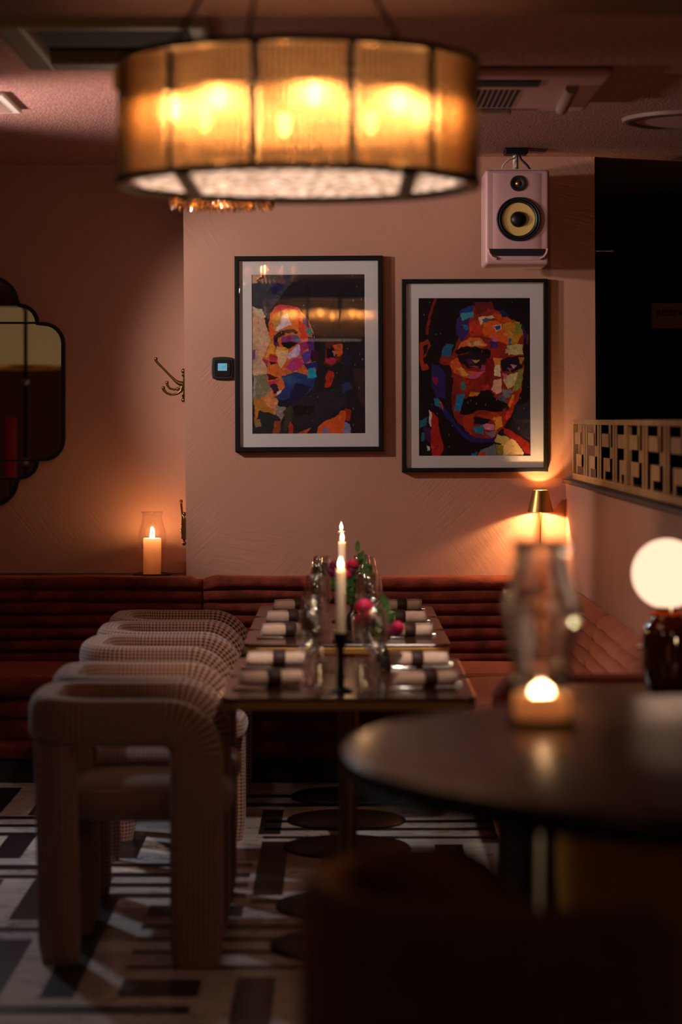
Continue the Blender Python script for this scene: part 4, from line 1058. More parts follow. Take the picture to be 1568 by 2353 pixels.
# ============================================================ BRASS LAMP in the corner
LB = ((1250-CX)*10.50/F, 10.53)
t = thing('brass_table_lamp', 'slim brass lamp with a small conical shade lit in the corner under the moustache portrait', 'lamp', (LB[0], LB[1]+.12, .81))
t.location = (LB[0], 10.665, .8105)
m = MB(); m.lathe([(.001,.0),(.052,.0),(.054,.004),(.050,.010),(.010,.014),(.006,.02),(.001,.02)], 40); m.build('base', M['brass'], t, smooth=50)
m = MB(); m.lathe([(.0045,.018),(.0045,.332)], 14); m.build('stem', M['brass'], t, smooth=60)
m = MB(); m.lathe([(.0575,.284),(.0335,.380),(.0325,.380),(.0560,.285),(.0575,.284)], 56); m.build('shade', M['brass'], t, smooth=35)
m = MB(); m.lathe([(.001,.322),(.017,.322),(.018,.326),(.018,.332),(.001,.334)], 24); m.build('light_head', M['lampglow'], t, smooth=60)
for z, e in ((1.123, 9), (1.153, 5)):
    l = bpy.data.lights.new('lamp_light', 'POINT'); l.energy = e; l.color = (1,.60,.26); l.shadow_soft_size = .006
    o = bpy.data.objects.new('lamp_light', l); col.objects.link(o); o.location = (LB[0], 10.665-.026, z-.004)

# ============================================================ GLOBE LAMP and its table
GD = 6.33
m_t = thing('side_table', 'small dark-edged table under the globe lamp at the right edge', 'table', (.98, 6.27, 0))
m = MB(); m.prism(rrect(-.40,.40,-.25,.25,.03), .764, .79); m.build('tabletop', M['walnut_dark'], m_t, bevel=.003)
m = MB(); m.lathe([(.03,.01),(.03,.764)], 24); m.build('column', M['blackmetal'], m_t, smooth=60)
m = MB(); m.lathe([(.001,.014),(.2,.01),(.205,.0)], 48); m.build('base', M['blackmetal'], m_t, smooth=60)
sx = GD/F
t = thing('globe_lamp', 'glowing opal globe lamp on a glossy dark red body at the right edge', 'lamp', ((1533-CX)*sx, GD, .7905))
gr = 80.5*sx
zg = EYE-(1318-HY)*sx-.7905
zb = EYE-(1405-HY)*sx-.7905
m = MB(); m.ball((0,0,zg), gr, 64); m.build('globe', M['globe'], t, smooth=80)
br = 56*sx
m = MB(); m.lathe([(.001,0),(br*.62,0),(br*.8,.006),(br*.93,.04),(br,.09),(br,zb-.065),(br*.96,zb-.045),(br*.82,zb-.026),(br*.62,zb-.014),(br*.60,zb-.006)], 64); m.build('ceramic_body', M['amber_glaze'], t, smooth=60)
m = MB(); m.lathe([(br*.60,zb-.012),(br*.64,zb-.006),(br*.60,zb+.001),(.03,zb+.001)], 48); m.build('collar', mat('orange_glow_collar', rgb(220,90,25), rough=.2, sss=.4), t, smooth=60)  # collar colour carries the orange glow below the globe
m = MB(); m.lathe([(.030,zb),(.030,zg-gr+.012)], 32); m.build('neck', M['steel'], t, smooth=60)
m = MB(); m.tube([(-br-.002,0,zb*.55),(-br-.014,0,zb*.55)], .006, 12); m.build('switch_knob', M['steel'], t, smooth=60)

# ============================================================ WINE GLASSES
def glass_proto():
    t = thing('wine_glass', 'x', 'wine glass', (0,0,0), 0, 'wine glasses on the dining tables')
    m = MB(); m.lathe([(.001,.003),(.010,.0035),(.030,.0015),(.033,.0005),(.033,.0)], 36); m.build('foot', M['thickglass'], t, smooth=60)
    m = MB(); m.lathe([(.008,.003),(.0045,.010),(.0035,.03),(.0035,.075),(.006,.086),(.012,.092)], 20); m.build('stem', M['thickglass'], t, smooth=70)
    m = MB(); m.lathe([(.004,.086),(.016,.092),(.030,.105),(.0385,.125),(.0410,.145),(.0395,.170),(.0350,.198),(.0315,.215),(.0308,.2155),(.0342,.198),(.0387,.170),(.0402,.145),(.0377,.125),(.029,.106),(.010,.093)], 44); m.build('bowl', M['glass'], t, smooth=80)
    return t
def tumbler_proto():
    t = thing('water_glass', 'x', 'water glass', (0,0,0), 0, 'short water glasses')
    m = MB(); m.lathe([(.001,.004),(.026,.004),(.028,.002),(.027,0),(.001,0)], 32); m.build('base', M['thickglass'], t, smooth=60)
    m = MB(); m.lathe([(.028,.002),(.033,.04),(.036,.09),(.0352,.09),(.0322,.04),(.026,.005)], 40); m.build('wall', M['glass'], t, smooth=70)
    return t
g0 = glass_proto(); w0 = tumbler_proto(); first = [True, True]
names = ['the nearest dining table', 'the second dining table', 'the third dining table, just past the gap', 'the fourth dining table', 'the dining table by the back banquette']
wg = [(-.095, .035), (.098, -.02)]
for i, d in enumerate(TD):
    for s, side in ((-1, 'left'), (1, 'right')):
        rr = random.Random(i*2+s)
        x = s*(.090+rr.uniform(-.008,.010))+(.012 if s > 0 else -.004); y = d+rr.uniform(-.05,.03)+.02
        if i == 4 and s == -1: x = -.078
        if i == 3 and s == -1: x = -.074
        loc = (x, y, TZ); lb = 'clear wine glass on the %s side of %s' % (side, names[i])
        if first[0]: g0.location = loc; g0['label'] = lb; first[0] = False
        else: dup(g0, loc, 0, lb)
        x2 = s*(.062+rr.uniform(-.004,.01))+(.022 if s > 0 else -.010); y2 = y+.115
        sc = .98
        loc = (x2, y2, TZ); lb = 'second, further wine glass on the %s of %s' % (side, names[i].replace(', just past the gap',''))
        if i in (0, 2, 3, 4): dup(g0, loc, .5, lb)
for i, (s, d) in enumerate(((-1,6.70),(1,6.69),(-1,7.28),(1,8.33))):
    loc = (s*.045+(.025 if s > 0 else 0), d, TZ)
    lb = ['short water glass left of the near candle holder','short water glass right of the near candle holder','short water glass left of centre on the second dining table','short water glass right of centre past the gap'][i]
    if first[1]: w0.location = loc; w0['label'] = lb; first[1] = False
    else: dup(w0, loc, 0, lb)

# ============================================================ NAPKIN ROLLS AND CUTLERY
def napkin_proto(seed):
    rr = random.Random(seed)
    t = thing('napkin_roll', 'x', 'napkin', (0,0,0), 0, 'rolled napkins at the place settings')
    m = MB(); rows = []; n = 72; turns = 3.2
    L = .178
    for j in range(13):
        x = -L/2+L*j/12; row = []
        pinch = (1-.16*math.exp(-((x-.010)/.03)**2))*(1+.10*math.sin(x*26+1))
        for k in range(n+1):
            a = 2*PI*turns*k/n; r = (.0045+.0200*(k/n))*pinch*(1+.02*math.sin(a*2+x*30)+.012*math.sin(x*60+a))
            row.append((x+.004*math.sin(a+.5)*(1 if abs(j-6) == 6 else 0), r*math.cos(a), .0235+r*math.sin(a)*.95))
        rows.append(row)
    m.grid(rows); m.build('linen', M['napkin'], t, smooth=80, solid=.0022)
    m = MB(); rows = []
    for x, dr in ((-.019,.0),(-.017,.0014),(.017,.0014),(.019,0)):
        rows.append([(x+.010, (.0252+dr)*math.cos(2*PI*k/40), .0250+(.0245+dr)*math.sin(2*PI*k/40)) for k in range(40)])
    m.grid(rows, close_v=True); m.build('napkin_band', M['band'], t, smooth=60)
    return t
def knife_proto():
    t = thing('table_knife', 'x', 'knife', (0,0,0), 0, 'knives at the place settings')
    m = MB(); m.tube([(-.10,0,.004),(-.06,0,.0045),(-.01,0,.004)], [.004,.005,.003], 10); m.build('handle', M['steel'], t, smooth=70)
    m = MB(); m.prism([(-.012,-.003),(.085,-.006),(.100,.002),(.09,.008),(-.012,.004)], .0025, .0038); m.build('blade', M['steel'], t)
    return t
def fork_proto():
    t = thing('table_fork', 'x', 'fork', (0,0,0), 0, 'forks at the place settings')
    m = MB(); m.tube([(-.10,0,.003),(-.06,0,.004),(.02,0,.005),(.045,0,.003)], [.005,.0035,.0025,.004], 10); m.build('handle', M['steel'], t, smooth=70)
    m = MB(); m.prism([(.04,-.003),(.055,-.011),(.065,-.011),(.065,.011),(.055,.011),(.04,.003)], .002, .0035)
    for k in range(4): y = -.0095+k*.0063; m.box(.064,.100,y-.0012,y+.0012,.002,.0036)
    m.build('tines', M['steel'], t)
    return t
n0 = napkin_proto(1); k0 = knife_proto(); f0 = fork_proto(); fi = True
ord_ = ['nearest', 'second', 'third', 'fourth', 'furthest']
rots = {(-1,0):.20,(-1,1):.10,(-1,2):.24,(-1,3):.18,(-1,4):.28,(1,0):.24,(1,1):.16,(1,2):.12,(1,3):.10,(1,4):.12}
for i, d in enumerate(TD):
    for s, side in ((-1, 'left'), (1, 'right')):
        x = TX + s*(.222 - (.012 if i > 1 else 0)); r = rots[(s,i)]
        if i == 4 and s == -1: x = TX-.20
        locn = (x, d-.01*s, TZ+.0005); lk = (x-.004, d-.075, TZ); lf = (x+.006, d+.065, TZ)
        a = 'rolled linen napkin with a brown band, %s on the %s side of the tables' % (ord_[i], side)
        b_ = 'polished knife in front of the %s napkin roll on the %s side' % (ord_[i], side)
        c_ = 'polished fork behind the %s napkin roll on the %s side' % (ord_[i], side)
        if fi:
            n0.location = locn; n0.rotation_euler = (0,0,r); n0['label'] = a
            k0.location = lk; k0.rotation_euler = (0,0,.02); k0['label'] = b_
            f0.location = lf; f0.rotation_euler = (0,0,.02); f0['label'] = c_; fi = False
        else:
            dup(n0, locn, r+(PI if s > 0 and i in (1,3) else 0), a); dup(k0, lk, .02, b_); dup(f0, lf, .02+(PI if s > 0 else 0), c_)

# ============================================================ FLOWERS
def bouquet(label, loc, seed, spec, leaves, vase_label):
    rr = random.Random(seed)
    v = thing('bud_vase', vase_label, 'vase', loc, 0, 'bud vases on the dining tables')
    m = MB(); m.lathe([(.001,.002),(.026,.002),(.030,.012),(.030,.04),(.020,.062),(.012,.075),(.0125,.090),(.015,.096),(.013,.096),(.010,.088),(.001,.06)], 32); m.build('body', M['vase'], v, smooth=60)
    t = thing('flower_bouquet', label, 'flowers', (loc[0], loc[1], loc[2]+.085), 0, 'bouquets on the dining tables')
    for (x, y, z, r, kind) in spec:
        m = MB()
        for k in range(46):
            # petals on a fibonacci dome, curling outwards
            u = (k+.5)/46; th = math.acos(1-1.55*u); ph = k*2.39996
            d = Vector((math.sin(th)*math.cos(ph), math.sin(th)*math.sin(ph), math.cos(th)))
            s = Vector((-math.sin(ph), math.cos(ph), 0)); up = d.cross(s)
            rc = r*(.55+.45*u); c = Vector((x,y,z))+d*rc*.85
            w = r*(.26+.22*u); o = d*r*.18
            b = len(m.v)
            for p in (c-up*w*.9-d*.3*w, c-s*w*.8+o*.2, c+up*w*1.0+o, c+s*w*.8+o*.2, c+d*w*.15): m.vert(p)
            m.face([b,b+1,b+4]); m.face([b+1,b+2,b+4]); m.face([b+2,b+3,b+4]); m.face([b+3,b,b+4])
        m.build('blossom', M['petal'] if kind else M['petal2'], t, smooth=180)
        m = MB(); m.tube([(0,0,-.02),(x*.4,y*.4,z*.5),(x,y,z)], .0018, 6); m.build('stem', M['stem'], t, smooth=80)
    m = MB(); ms = MB()
    for (x, y, z, n, ln) in leaves:
        ms.tube([(0,0,-.02),(x*.35,y*.35,z*.5),(x,y,z)], .0013, 6)
        for k in range(n):
            f = .35+.65*k/(max(1,n-1)); base = Vector((x*f*.9, y*f*.9, z*f))
            a = rr.uniform(0, 2*PI); d = Vector((math.cos(a), math.sin(a)*.8, rr.uniform(.2,.9))).normalized()
            if k == n-1: d = (Vector((x,y,z)).normalized()+Vector((0,0,.3))).normalized()
            s = d.cross(Vector((rr.uniform(-.4,.4),1,.1))).normalized()
            nn = s.cross(d); b = len(m.v); W2 = ln*.20
            for q, w, h in ((0,0,0),(.25,.8,.01),(.5,1,.015),(.78,.65,.01),(1,0,-.02)):
                c = base+d*ln*q+nn*h*ln*3
                m.vert(c-s*W2*w); m.vert(c+nn*(-.1*W2)); m.vert(c+s*W2*w)
            for q in range(4):
                for e in (0,1): m.face([b+q*3+e, b+q*3+e+1, b+q*3+e+4, b+q*3+e+3])
    lo = m.build('foliage', M['leaf'], t, smooth=180); ms.build('leaf_stem', M['stem'], t, smooth=80)
    return t
D1, D2 = 8.72, 7.36
def fp(x, y, D, o): return ((x-CX)*D/F-o[0], EYE-(y-HY)*D/F-o[2])
o1 = (.045, D1, TZ+.085)
sp = []
for x, y, r, kd, dy in ((770,1298,.024,0,0),(762,1312,.022,0,.01),(778,1320,.020,0,-.02),(800,1300,.026,1,.02),(812,1294,.022,1,-.01),(795,1318,.024,1,-.02),(758,1322,.018,0,.02),(808,1312,.02,0,.0)):
    a, c = fp(x, y, D1, o1); sp.append((a, dy, c, r, kd))
lv = []
for x, y, n, ln, dy in ((822,1272,7,.05,0),(838,1300,7,.045,.02),(835,1325,7,.05,-.02),(815,1340,6,.05,0),(765,1345,5,.04,0),(825,1355,6,.045,.01),(800,1350,6,.045,-.02),(845,1315,5,.04,0)):
    a, c = fp(x, y, D1, o1); lv.append((a, dy, c, n, ln))
bouquet('magenta and plum flowers with leafy sprigs behind the near candle', (.045, D1, TZ), 3, sp, lv, 'small dark vase holding the magenta bouquet beyond the gap')
o2 = (.125, D2, TZ+.085)
sp = []
for x, y, r, kd, dy in ((838,1390,.032,1,-.05),(846,1408,.028,1,-.06),(832,1418,.024,1,-.04),(905,1446,.032,0,-.02),(914,1438,.024,1,-.03)):
    a, c = fp(x, y, D2, o2); sp.append((a, dy, c, r, kd))
lv = []
for x, y, n, ln, dy in ((880,1395,7,.045,0),(888,1410,7,.05,.01),(882,1440,7,.05,-.02),(860,1425,5,.04,0),(875,1470,5,.045,0),(890,1465,5,.045,.01)):
    a, c = fp(x, y, D2, o2); lv.append((a, dy, c, n, ln))
bouquet('pink and plum flowers with dark leaves on the second dining table', (.125, D2, TZ), 5, sp, lv, 'small dark vase right of centre on the second dining table')

# ============================================================ LATTICE SCREENS on the partition
def lattice(label, d_far, L, name='lattice_screen'):
    """local x runs towards the camera; panel faces the room"""
    t = thing(name, label, 'screen', (1.055, d_far, 1.2385), -PI/2, 'gold fretwork screens')
    Hh = .262; th = .028
    m = MB(); y0, y1 = -.03, -.008
    m.box(0, L, y0, y1, 0, th); m.box(0, L, y0, y1, Hh-.020, Hh); m.box(0, .022, y0, y1, th, Hh-.020); m.box(L-.022, L, y0, y1, th, Hh-.020)
    m.build('frame', M['goldpaint'], t, bevel=.002)
    m = MB(); U = .545; x = .045; z0, z1 = th, Hh-.020; g = z1-z0
    ya, yb = -.0255, -.0225
    while x < L-.06:
        def bx(a, b_, c, d):
            a2, b2 = x+a*U, min(x+b_*U, L-.022)
            if a2 < b2: m.box(a2, b2, ya, yb, z0+c*g, z0+d*g)
        bx(.06, .56, .60, .84)         # upper tongue
        bx(.50, .60, .60, 1.0)
        bx(.16, .70, .16, .40)         # lower tongue
        bx(.58, .70, .16, .60)
        bx(.16, .26, 0, .16)
        bx(.74, .83, 0, 1.0); bx(.90, .98, 0, 1.0)
        x += U
    m.build('fretwork', M['goldpaint'], t)
    return t
lattice('gold fretwork screen panel on the ledge, the far one by the moustache portrait', 10.70, 1.97)
lattice('gold fretwork screen panel on the ledge, the near one at the right edge', 8.71, 1.85)

# ============================================================ DRUM CHANDELIER
CD = 5.44; CC = ((686-CX)*CD/F, CD)
t = thing('drum_chandelier', 'big round drum chandelier of ribbed amber glass panels with black bars', 'chandelier', (CC[0], CC[1], 2.0))
R0 = .400; zt = 2.297-2.0; zbm = 2.030-2.0
panel_m, nt, b = newmat('ribbed_amber_glass'); nt.nodes.remove(b); N = nt.nodes.new; Lk = nt.links.new
tr = N('ShaderNodeBsdfTransparent'); tr.inputs[0].default_value = (.95,.86,.72,1)
tl2 = N('ShaderNodeBsdfTranslucent'); tl2.inputs[0].default_value = (.82,.73,.62,1)
gl = N('ShaderNodeBsdfGlossy'); gl.inputs[0].default_value = (.9,.8,.65,1); gl.inputs['Roughness'].default_value = .12
a1 = N('ShaderNodeMixShader'); a1.inputs[0].default_value = .18; Lk(tr.outputs[0], a1.inputs[1]); Lk(tl2.outputs[0], a1.inputs[2])
a2 = N('ShaderNodeMixShader'); a2.inputs[0].default_value = .10; Lk(a1.outputs[0], a2.inputs[1]); Lk(gl.outputs[0], a2.inputs[2])
Lk(a2.outputs[0], nt.nodes['Material Output'].inputs[0])
rod_m, nt, b = newmat('amber_glass_rod'); nt.nodes.remove(b); N = nt.nodes.new; Lk = nt.links.new
gg = N('ShaderNodeBsdfGlass'); gg.inputs['Color'].default_value = (.97,.88,.77,1); gg.inputs['IOR'].default_value = 1.42; gg.inputs['Roughness'].default_value = .02
tp = N('ShaderNodeBsdfTransparent'); tp.inputs[0].default_value = (.95,.85,.7,1)
a3 = N('ShaderNodeMixShader'); a3.inputs[0].default_value = .3; Lk(gg.outputs[0], a3.inputs[1]); Lk(tp.outputs[0], a3.inputs[2]); Lk(a3.outputs[0], nt.nodes['Material Output'].inputs[0])
angs = [math.radians(-90+17.4+30*k) for k in range(12)]
for k, a in enumerate(angs):
    m = MB(); rows = []; nr = 14
    a0, a1_ = a+math.radians(1.3), a+math.radians(28.7)
    for j in range(nr*4+1):
        u = j/(nr*4); aa = a0+(a1_-a0)*u; rr_ = R0-.011
        rows.append([(rr_*math.cos(aa), rr_*math.sin(aa), z) for z in (zbm+.008, zbm+.09, zbm+.18, zt-.008)])
    m.grid(rows); m.cur = 1
    for j in range(15):      # the round glass rods the panel is made of
        aa = a0+(a1_-a0)*(j+.5)/15; m.lathe([(.0062,zbm+.010),(.0062,zt-.010)], 14, (R0*math.cos(aa), R0*math.sin(aa), 0), cap0=True, cap1=True)
    m.build('glass_panel', [panel_m, rod_m], t, smooth=50)
    m = MB(); m.tube([(R0*math.cos(a), R0*math.sin(a), zbm), (R0*math.cos(a), R0*math.sin(a), zt)], .0052, 10); m.build('frame_bar', M['blackmetal'], t, smooth=60)
def hoop(r, z, w, h): return MB().lathe([(r-w,z-h),(r+w,z-h),(r+w,z+h),(r-w,z+h),(r-w,z-h)], 96)
hoop(R0, zt, .007, .007).build('top_ring', M['blackmetal'], t, smooth=30)
hoop(R0, zbm, .010, .008).build('bottom_ring', M['blackmetal'], t, smooth=30)
m = MB(); 
for a in (18, 78, 138):
    c, s = math.cos(math.radians(a)), math.sin(math.radians(a))
    m.tube([(-.395*c,-.395*s,zt-.012),(.395*c,.395*s,zt-.012)], .005, 8)
m.build('cross_bars', M['blackmetal'], t, smooth=60)
bead, nt, b = newmat('frosted_bead_diffuser'); nt.nodes.remove(b); N = nt.nodes.new; Lk = nt.links.new
tl2 = N('ShaderNodeBsdfTranslucent'); tc = N('ShaderNodeTexCoord'); vo = N('ShaderNodeTexVoronoi'); vo.inputs['Scale'].default_value = 42
Lk(tc.outputs['Object'], vo.inputs['Vector']); cr = N('ShaderNodeValToRGB'); cr.color_ramp.elements[0].color = (1,1,1,1); cr.color_ramp.elements[1].color = (.25,.25,.27,1)
cr.color_ramp.elements[0].position = .2; cr.color_ramp.elements[1].position = .6
Lk(vo.outputs['Distance'], cr.inputs[0]); Lk(cr.outputs[0], tl2.inputs[0])
gl = N('ShaderNodeBsdfTransparent'); gl.inputs[0].default_value = (1,1,1,1)
a1 = N('ShaderNodeMixShader'); a1.inputs[0].default_value = .75; Lk(gl.outputs[0], a1.inputs[1]); Lk(tl2.outputs[0], a1.inputs[2]); em = N('ShaderNodeEmission'); em.inputs[1].default_value = .75; er = N('ShaderNodeValToRGB'); er.color_ramp.elements[0].color = (1,.93,.95,1); er.color_ramp.elements[1].color = (.12,.09,.08,1); er.color_ramp.elements[0].position = .25; er.color_ramp.elements[1].position = .62
Lk(vo.outputs['Distance'], er.inputs[0]); Lk(er.outputs[0], em.inputs[0]); ads = N('ShaderNodeAddShader'); Lk(a1.outputs[0], ads.inputs[0]); Lk(em.outputs[0], ads.inputs[1])
Lk(ads.outputs[0], nt.nodes['Material Output'].inputs[0])
for sx_ in (-1, 1): MB().box(sx_*.244-.016, sx_*.244+.016, -.31, .31, zbm-.010, zbm+.002).build('bottom_strap', M['blackmetal'], t)
m = MB(); m.lathe([(.001,zbm+.006),(.12,zbm+.006),(.24,zbm+.006),(.375,zbm+.006)], 72); m.build('beaded_diffuser', bead, t, smooth=30)
for k in range(8):
    a = math.radians(-90+8+45*k); x, y = .275*math.cos(a), .275*math.sin(a)
    zb_ = 2.200-2.0
    bl = MB(); bl.ball((x,y,zb_), .017, 16, (1,1,1.9)); bo = bl.build('bulb', emitter('bulb_glow', (1,.47,.155,1), 62) if k == 0 else bpy.data.materials['bulb_glow'], t, smooth=80)
    m = MB(); m.lathe([(.012,zb_+.020),(.013,zb_+.05),(.004,zt-.012)], 14, (x,y,0)); m.build('lamp_socket', M['blackmetal'], t, smooth=50)
    l = bpy.data.lights.new('bulb_light', 'POINT'); l.energy = 1.3; l.color = (1,.62,.37); l.shadow_soft_size = .018
    o = bpy.data.objects.new('bulb_light', l); col.objects.link(o); o.location = (CC[0]+x*1.0, CC[1]+y, 2.200)
    
for i, (p0, p1) in enumerate((((-.26,-.30),(-.10,-.02)), ((-.10,-.385),(-.06,-.02)), ((.22,-.33),(.06,-.02)))):
    m = MB(); m.tube([(p0[0],p0[1],zt),(p1[0],p1[1],.66)], .0045, 8); m.build('suspension_rod', M['blackmetal'], t, smooth=60)
m = MB(); m.lathe([(.001,.669),(.085,.669),(.085,.65),(.03,.64),(.001,.64)], 32); m.build('ceiling_rose', M['blackmetal'], t, smooth=50)
m = MB(); m.box(-R0-.016,-R0+.0,-.012,.012,zt-.055,zt-.005); m.build('clip', M['brass'], t, bevel=.002)

# ============================================================ CRYSTAL CHANDELIER behind
CD2 = 8.4
t = thing('crystal_chandelier', 'smaller chandelier with a fringe of pointed amber crystals, mostly behind the drum', 'chandelier', ((510-CX)*CD2/F, CD2, 2.228))
m = MB(); m.lathe([(.170,.12),(.182,.12),(.182,.135),(.170,.135),(.170,.12)], 64); m.lathe([(.10,.10),(.11,.10),(.11,.115),(.10,.115),(.10,.10)], 48); m.build('frame_ring', M['brass_dark'], t, smooth=30)
rr = random.Random(9)
def prism_at(r, a, z1, L, w):
    m = MB(); pts = []
    for k in range(3): pts.append((w*math.cos(2*PI*k/3), w*math.sin(2*PI*k/3)))
    b = len(m.v)
    for x, y in pts: m.v.append((x, y, z1))
    for x, y in pts: m.v.append((x, y, z1-L+.022))
    m.v.append((pts[0][0]*.6, pts[0][1]*.6, z1-L))
    m.face([0,1,2]); 
    for k in range(3): j = (k+1)%3; m.face([k,3+k,3+j,j]); m.face([3+k,6,3+j])
    m.xform(lambda p: Vector((r*math.cos(a)+p.x*math.cos(a)-p.y*math.sin(a), r*math.sin(a)+p.x*math.sin(a)+p.y*math.cos(a), p.z)))
    return m
for k in range(56): prism_at(.176, 2*PI*k/56, .122, .118+rr.uniform(-.006,.006), .0085).build('crystal_prism', M['crystal'], t)
for k in range(32): prism_at(.105, 2*PI*k/32+.05, .102, .105, .0085).build('crystal_prism', M['crystal'], t)
m = MB(); m.lathe([(.003,.13),(.003,.41)], 8); m.lathe([(.001,.441),(.05,.441),(.05,.425),(.001,.42)], 24)
for a in (0, 60, 120): c, s = math.cos(math.radians(a)), math.sin(math.radians(a)); m.tube([(-.17*c,-.17*s,.128),(.17*c,.17*s,.128)], .003, 6)
m.build('hanger', M['brass_dark'], t, smooth=50)
m = MB(); m.ball((0,0,.085), .022, 16); m.build('bulb', bpy.data.materials['bulb_glow'], t, smooth=80)

# ============================================================ things the mirror shows
t = thing('drum_pendant', 'cream drum pendant shade with a gold rim, reflected in the scalloped mirror', 'pendant lamp', (-2.52, 5.0, 1.86))
shade_m, nt, b = newmat('cream_fabric_shade'); b.inputs['Base Color'].default_value = rgb(200,180,120); b.inputs['Roughness'].default_value = .8
b.inputs['Emission Color'].default_value = rgb(180,150,105); b.inputs['Emission Strength'].default_value = .2
m = MB(); m.lathe([(.56,.01),(.56,.42)], 64); m.build('shade', shade_m, t, smooth=80)
m = MB(); m.lathe([(.555,0),(.566,0),(.566,.022),(.555,.022),(.555,0)], 64); m.build('gold_rim', M['brass'], t, smooth=30)
m = MB(); m.lathe([(.006,.3),(.006,.81)], 8); m.tube([(-.56,0,.41),(.56,0,.41)], .004, 6); m.tube([(0,-.56,.41),(0,.56,.41)], .004, 6); m.build('hanging_rod', M['blackmetal'], t, smooth=60)
t = thing('black_pole', 'thin black pole with small knob joints, seen in the scalloped mirror', 'pole', (-2.11, 6.0, 0))
m = MB(); m.lathe([(.16,0),(.16,.02),(.03,.03),(.013,.04),(.013,2.27),(.001,2.275)], 24); m.build('pole', M['blackmetal'], t, smooth=50)
for z in (2.25, 1.75, 1.22): MB().ball((0,0,z), .026, 16).build('knob', M['steel'], t, smooth=80)
t = thing('red_panel_stool', 'bright red stool back panel reflected low in the scalloped mirror', 'bar stool', (-2.27, 5.55, 0))
m = MB(); m.box(-.035,.035,-.012,.012,1.10,1.52); m.build('back_panel', mat('red_vinyl', rgb(200,30,34), rough=.4, emis=rgb(200,30,34), estr=.0), t, bevel=.01)
m = MB(); m.lathe([(.001,.79),(.15,.79),(.16,.775),(.15,.75),(.001,.75)], 32, (0,-.13,0)); m.build('seat', bpy.data.materials['red_vinyl'], t, smooth=50)
for k in range(4):
    a = math.radians(45+90*k); m = MB(); m.tube([(.16*math.cos(a),-.13+.16*math.sin(a),0),(.11*math.cos(a),-.13+.11*math.sin(a),.76)], .012, 8); m.build('leg', M['blackmetal'], t, smooth=60)
m = MB(); m.tube([(0,-.02,.76),(0,0,.9),(0,0,1.12)], .01, 8); m.build('back_post', M['blackmetal'], t, smooth=60)
# ============================================================ LIGHT
def spot(name, loc, target, e, ang, blend, c, r=.04):
    l = bpy.data.lights.new(name, 'SPOT'); l.energy = e; l.color = c; l.spot_size = math.radians(ang); l.spot_blend = blend; l.shadow_soft_size = r
    o = bpy.data.objects.new(name, l); col.objects.link(o); o.location = loc
    o.rotation_euler = (Vector(target)-Vector(loc)).to_track_quat('-Z', 'Y').to_euler(); return o
def area(name, loc, target, e, sx, sy, c):
    l = bpy.data.lights.new(name, 'AREA'); l.energy = e; l.color = c; l.shape = 'RECTANGLE'; l.size = sx; l.size_y = sy
    o = bpy.data.objects.new(name, l); col.objects.link(o); o.location = loc
    o.rotation_euler = (Vector(target)-Vector(loc)).to_track_quat('-Z', 'Y').to_euler(); return o
spot('picture_spot', (-2.15, 9.25, 2.42), (.35, 10.75, 1.5), 170, 54, .55, (1.0,.88,.81), .05)
spot('floor_spot', (-1.95, 9.3, 2.45), (-.5, 7.3, .1), 80, 78, .8, (.82,.90,1.0), .06)
spot('ceiling_wash', (-2.15, 8.6, 2.12), (-.85, 9.0, 2.67), 190, 78, 1, (1.0,.80,.76), .08)
def point(name, loc, e, c, r):
    l = bpy.data.lights.new(name, 'POINT'); l.energy = e; l.color = c; l.shadow_soft_size = r
    o = bpy.data.objects.new(name, l); col.objects.link(o); o.location = loc; return o
point('room_fill', (-1.35, 2.0, 2.45), 7, (1,.68,.48), .12)  # added general fill from the camera end, no fixture behind it
point('room_fill', (2.1, 2.2, 2.2), 6, (1,.66,.42), .12)  # second added fill point, on the right
spot('table_fill', (.30, 5.95, 2.43), (.02, 7.75, .75), 150, 44, .8, (1,.78,.62), .05)  # added to brighten tabletops and napkins, no fitting here
spot('partition_fill', (-1.0, 7.2, 2.6), (1.0, 8.6, .85), 105, 46, .9, (1,.74,.60), .06)  # added fill that evens out the partition and its banquette
point('side_fill', (1.75, 5.1, .95), 5, (1,.66,.34), .06)  # added warm fill out of view, stands for no known lamp
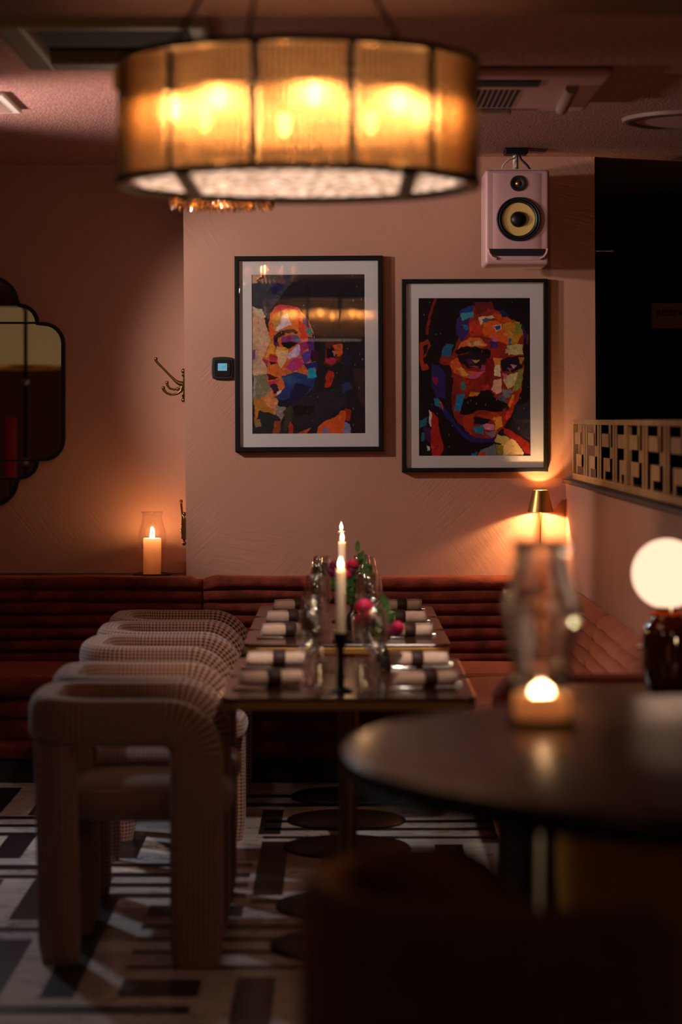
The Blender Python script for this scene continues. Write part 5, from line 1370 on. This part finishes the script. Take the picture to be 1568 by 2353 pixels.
spot('low_side_fill', (1.95, 4.5, .86), (.0, 4.28, .80), 75, 48, .4, (1,.70,.36), .06)  # added low fill for the yellow stool and the table underside
point('crystal_light', (-.60, 8.4, 2.20), 6, (1,.72,.56), .05)
w = bpy.data.worlds.new('world'); scene.world = w; w.use_nodes = True
w.node_tree.nodes['Background'].inputs[0].default_value = (.9,.55,.42,1); w.node_tree.nodes['Background'].inputs[1].default_value = .02

cam = bpy.data.cameras.new('camera'); co = bpy.data.objects.new('camera', cam); scene.collection.objects.link(co)
co.location = (0,0,EYE); co.rotation_euler = (PI/2,0,0)
cam.sensor_fit = 'VERTICAL'; cam.sensor_height = 36; cam.sensor_width = 24; cam.lens = F*36/2353
cam.shift_y = -(1176.5-HY)/2353
cam.clip_start = .05; cam.clip_end = 60
cam.dof.use_dof = True; cam.dof.focus_distance = 10.5; cam.dof.aperture_fstop = 2.0
scene.camera = co
scene.view_settings.view_transform = 'Standard'; scene.view_settings.look = 'None'; scene.view_settings.gamma = 1; scene.view_settings.use_curve_mapping = False
scene.view_settings.exposure = 0

# sub-parts: NEST a small piece under the part it belongs to
NEST = {'wick': 'wax', 'wax_drip': 'wax', 'digits': 'screen', 'lettering': 'board', 'painted_print': 'mount_board', 'bulb': 'lamp_socket',
        'napkin_band': 'linen', 'rolled_lip': 'chimney', 'tweeter_dome': 'tweeter_ring', 'dust_cap': 'woofer_cone', 'port_lip': 'bass_port',
        'opening': 'housing', 'louvre': 'casing', 'air_slot': 'casing', 'slats': 'frame', 'mesh_cover': 'rim', 'brass_edge': 'tabletop', 'edge_band': 'tabletop',
        'tip': 'rod', 'gold_rim': 'shade', 'collar': 'ceramic_body', 'tines': 'handle'}
bn = lambda o: o.name.split('.')[0]
for top in [o for o in bpy.data.objects if o.parent is None and o.type == 'EMPTY']:
    ks = kids(top)
    for c in ks:
        tgt = NEST.get(bn(c))
        if not tgt: continue
        hosts = [k for k in ks if bn(k) == tgt]
        if not hosts: continue
        same = [k for k in ks if bn(k) == bn(c)]
        c.parent = hosts[same.index(c) % len(hosts)] if len(same) == len(hosts) else hosts[0]
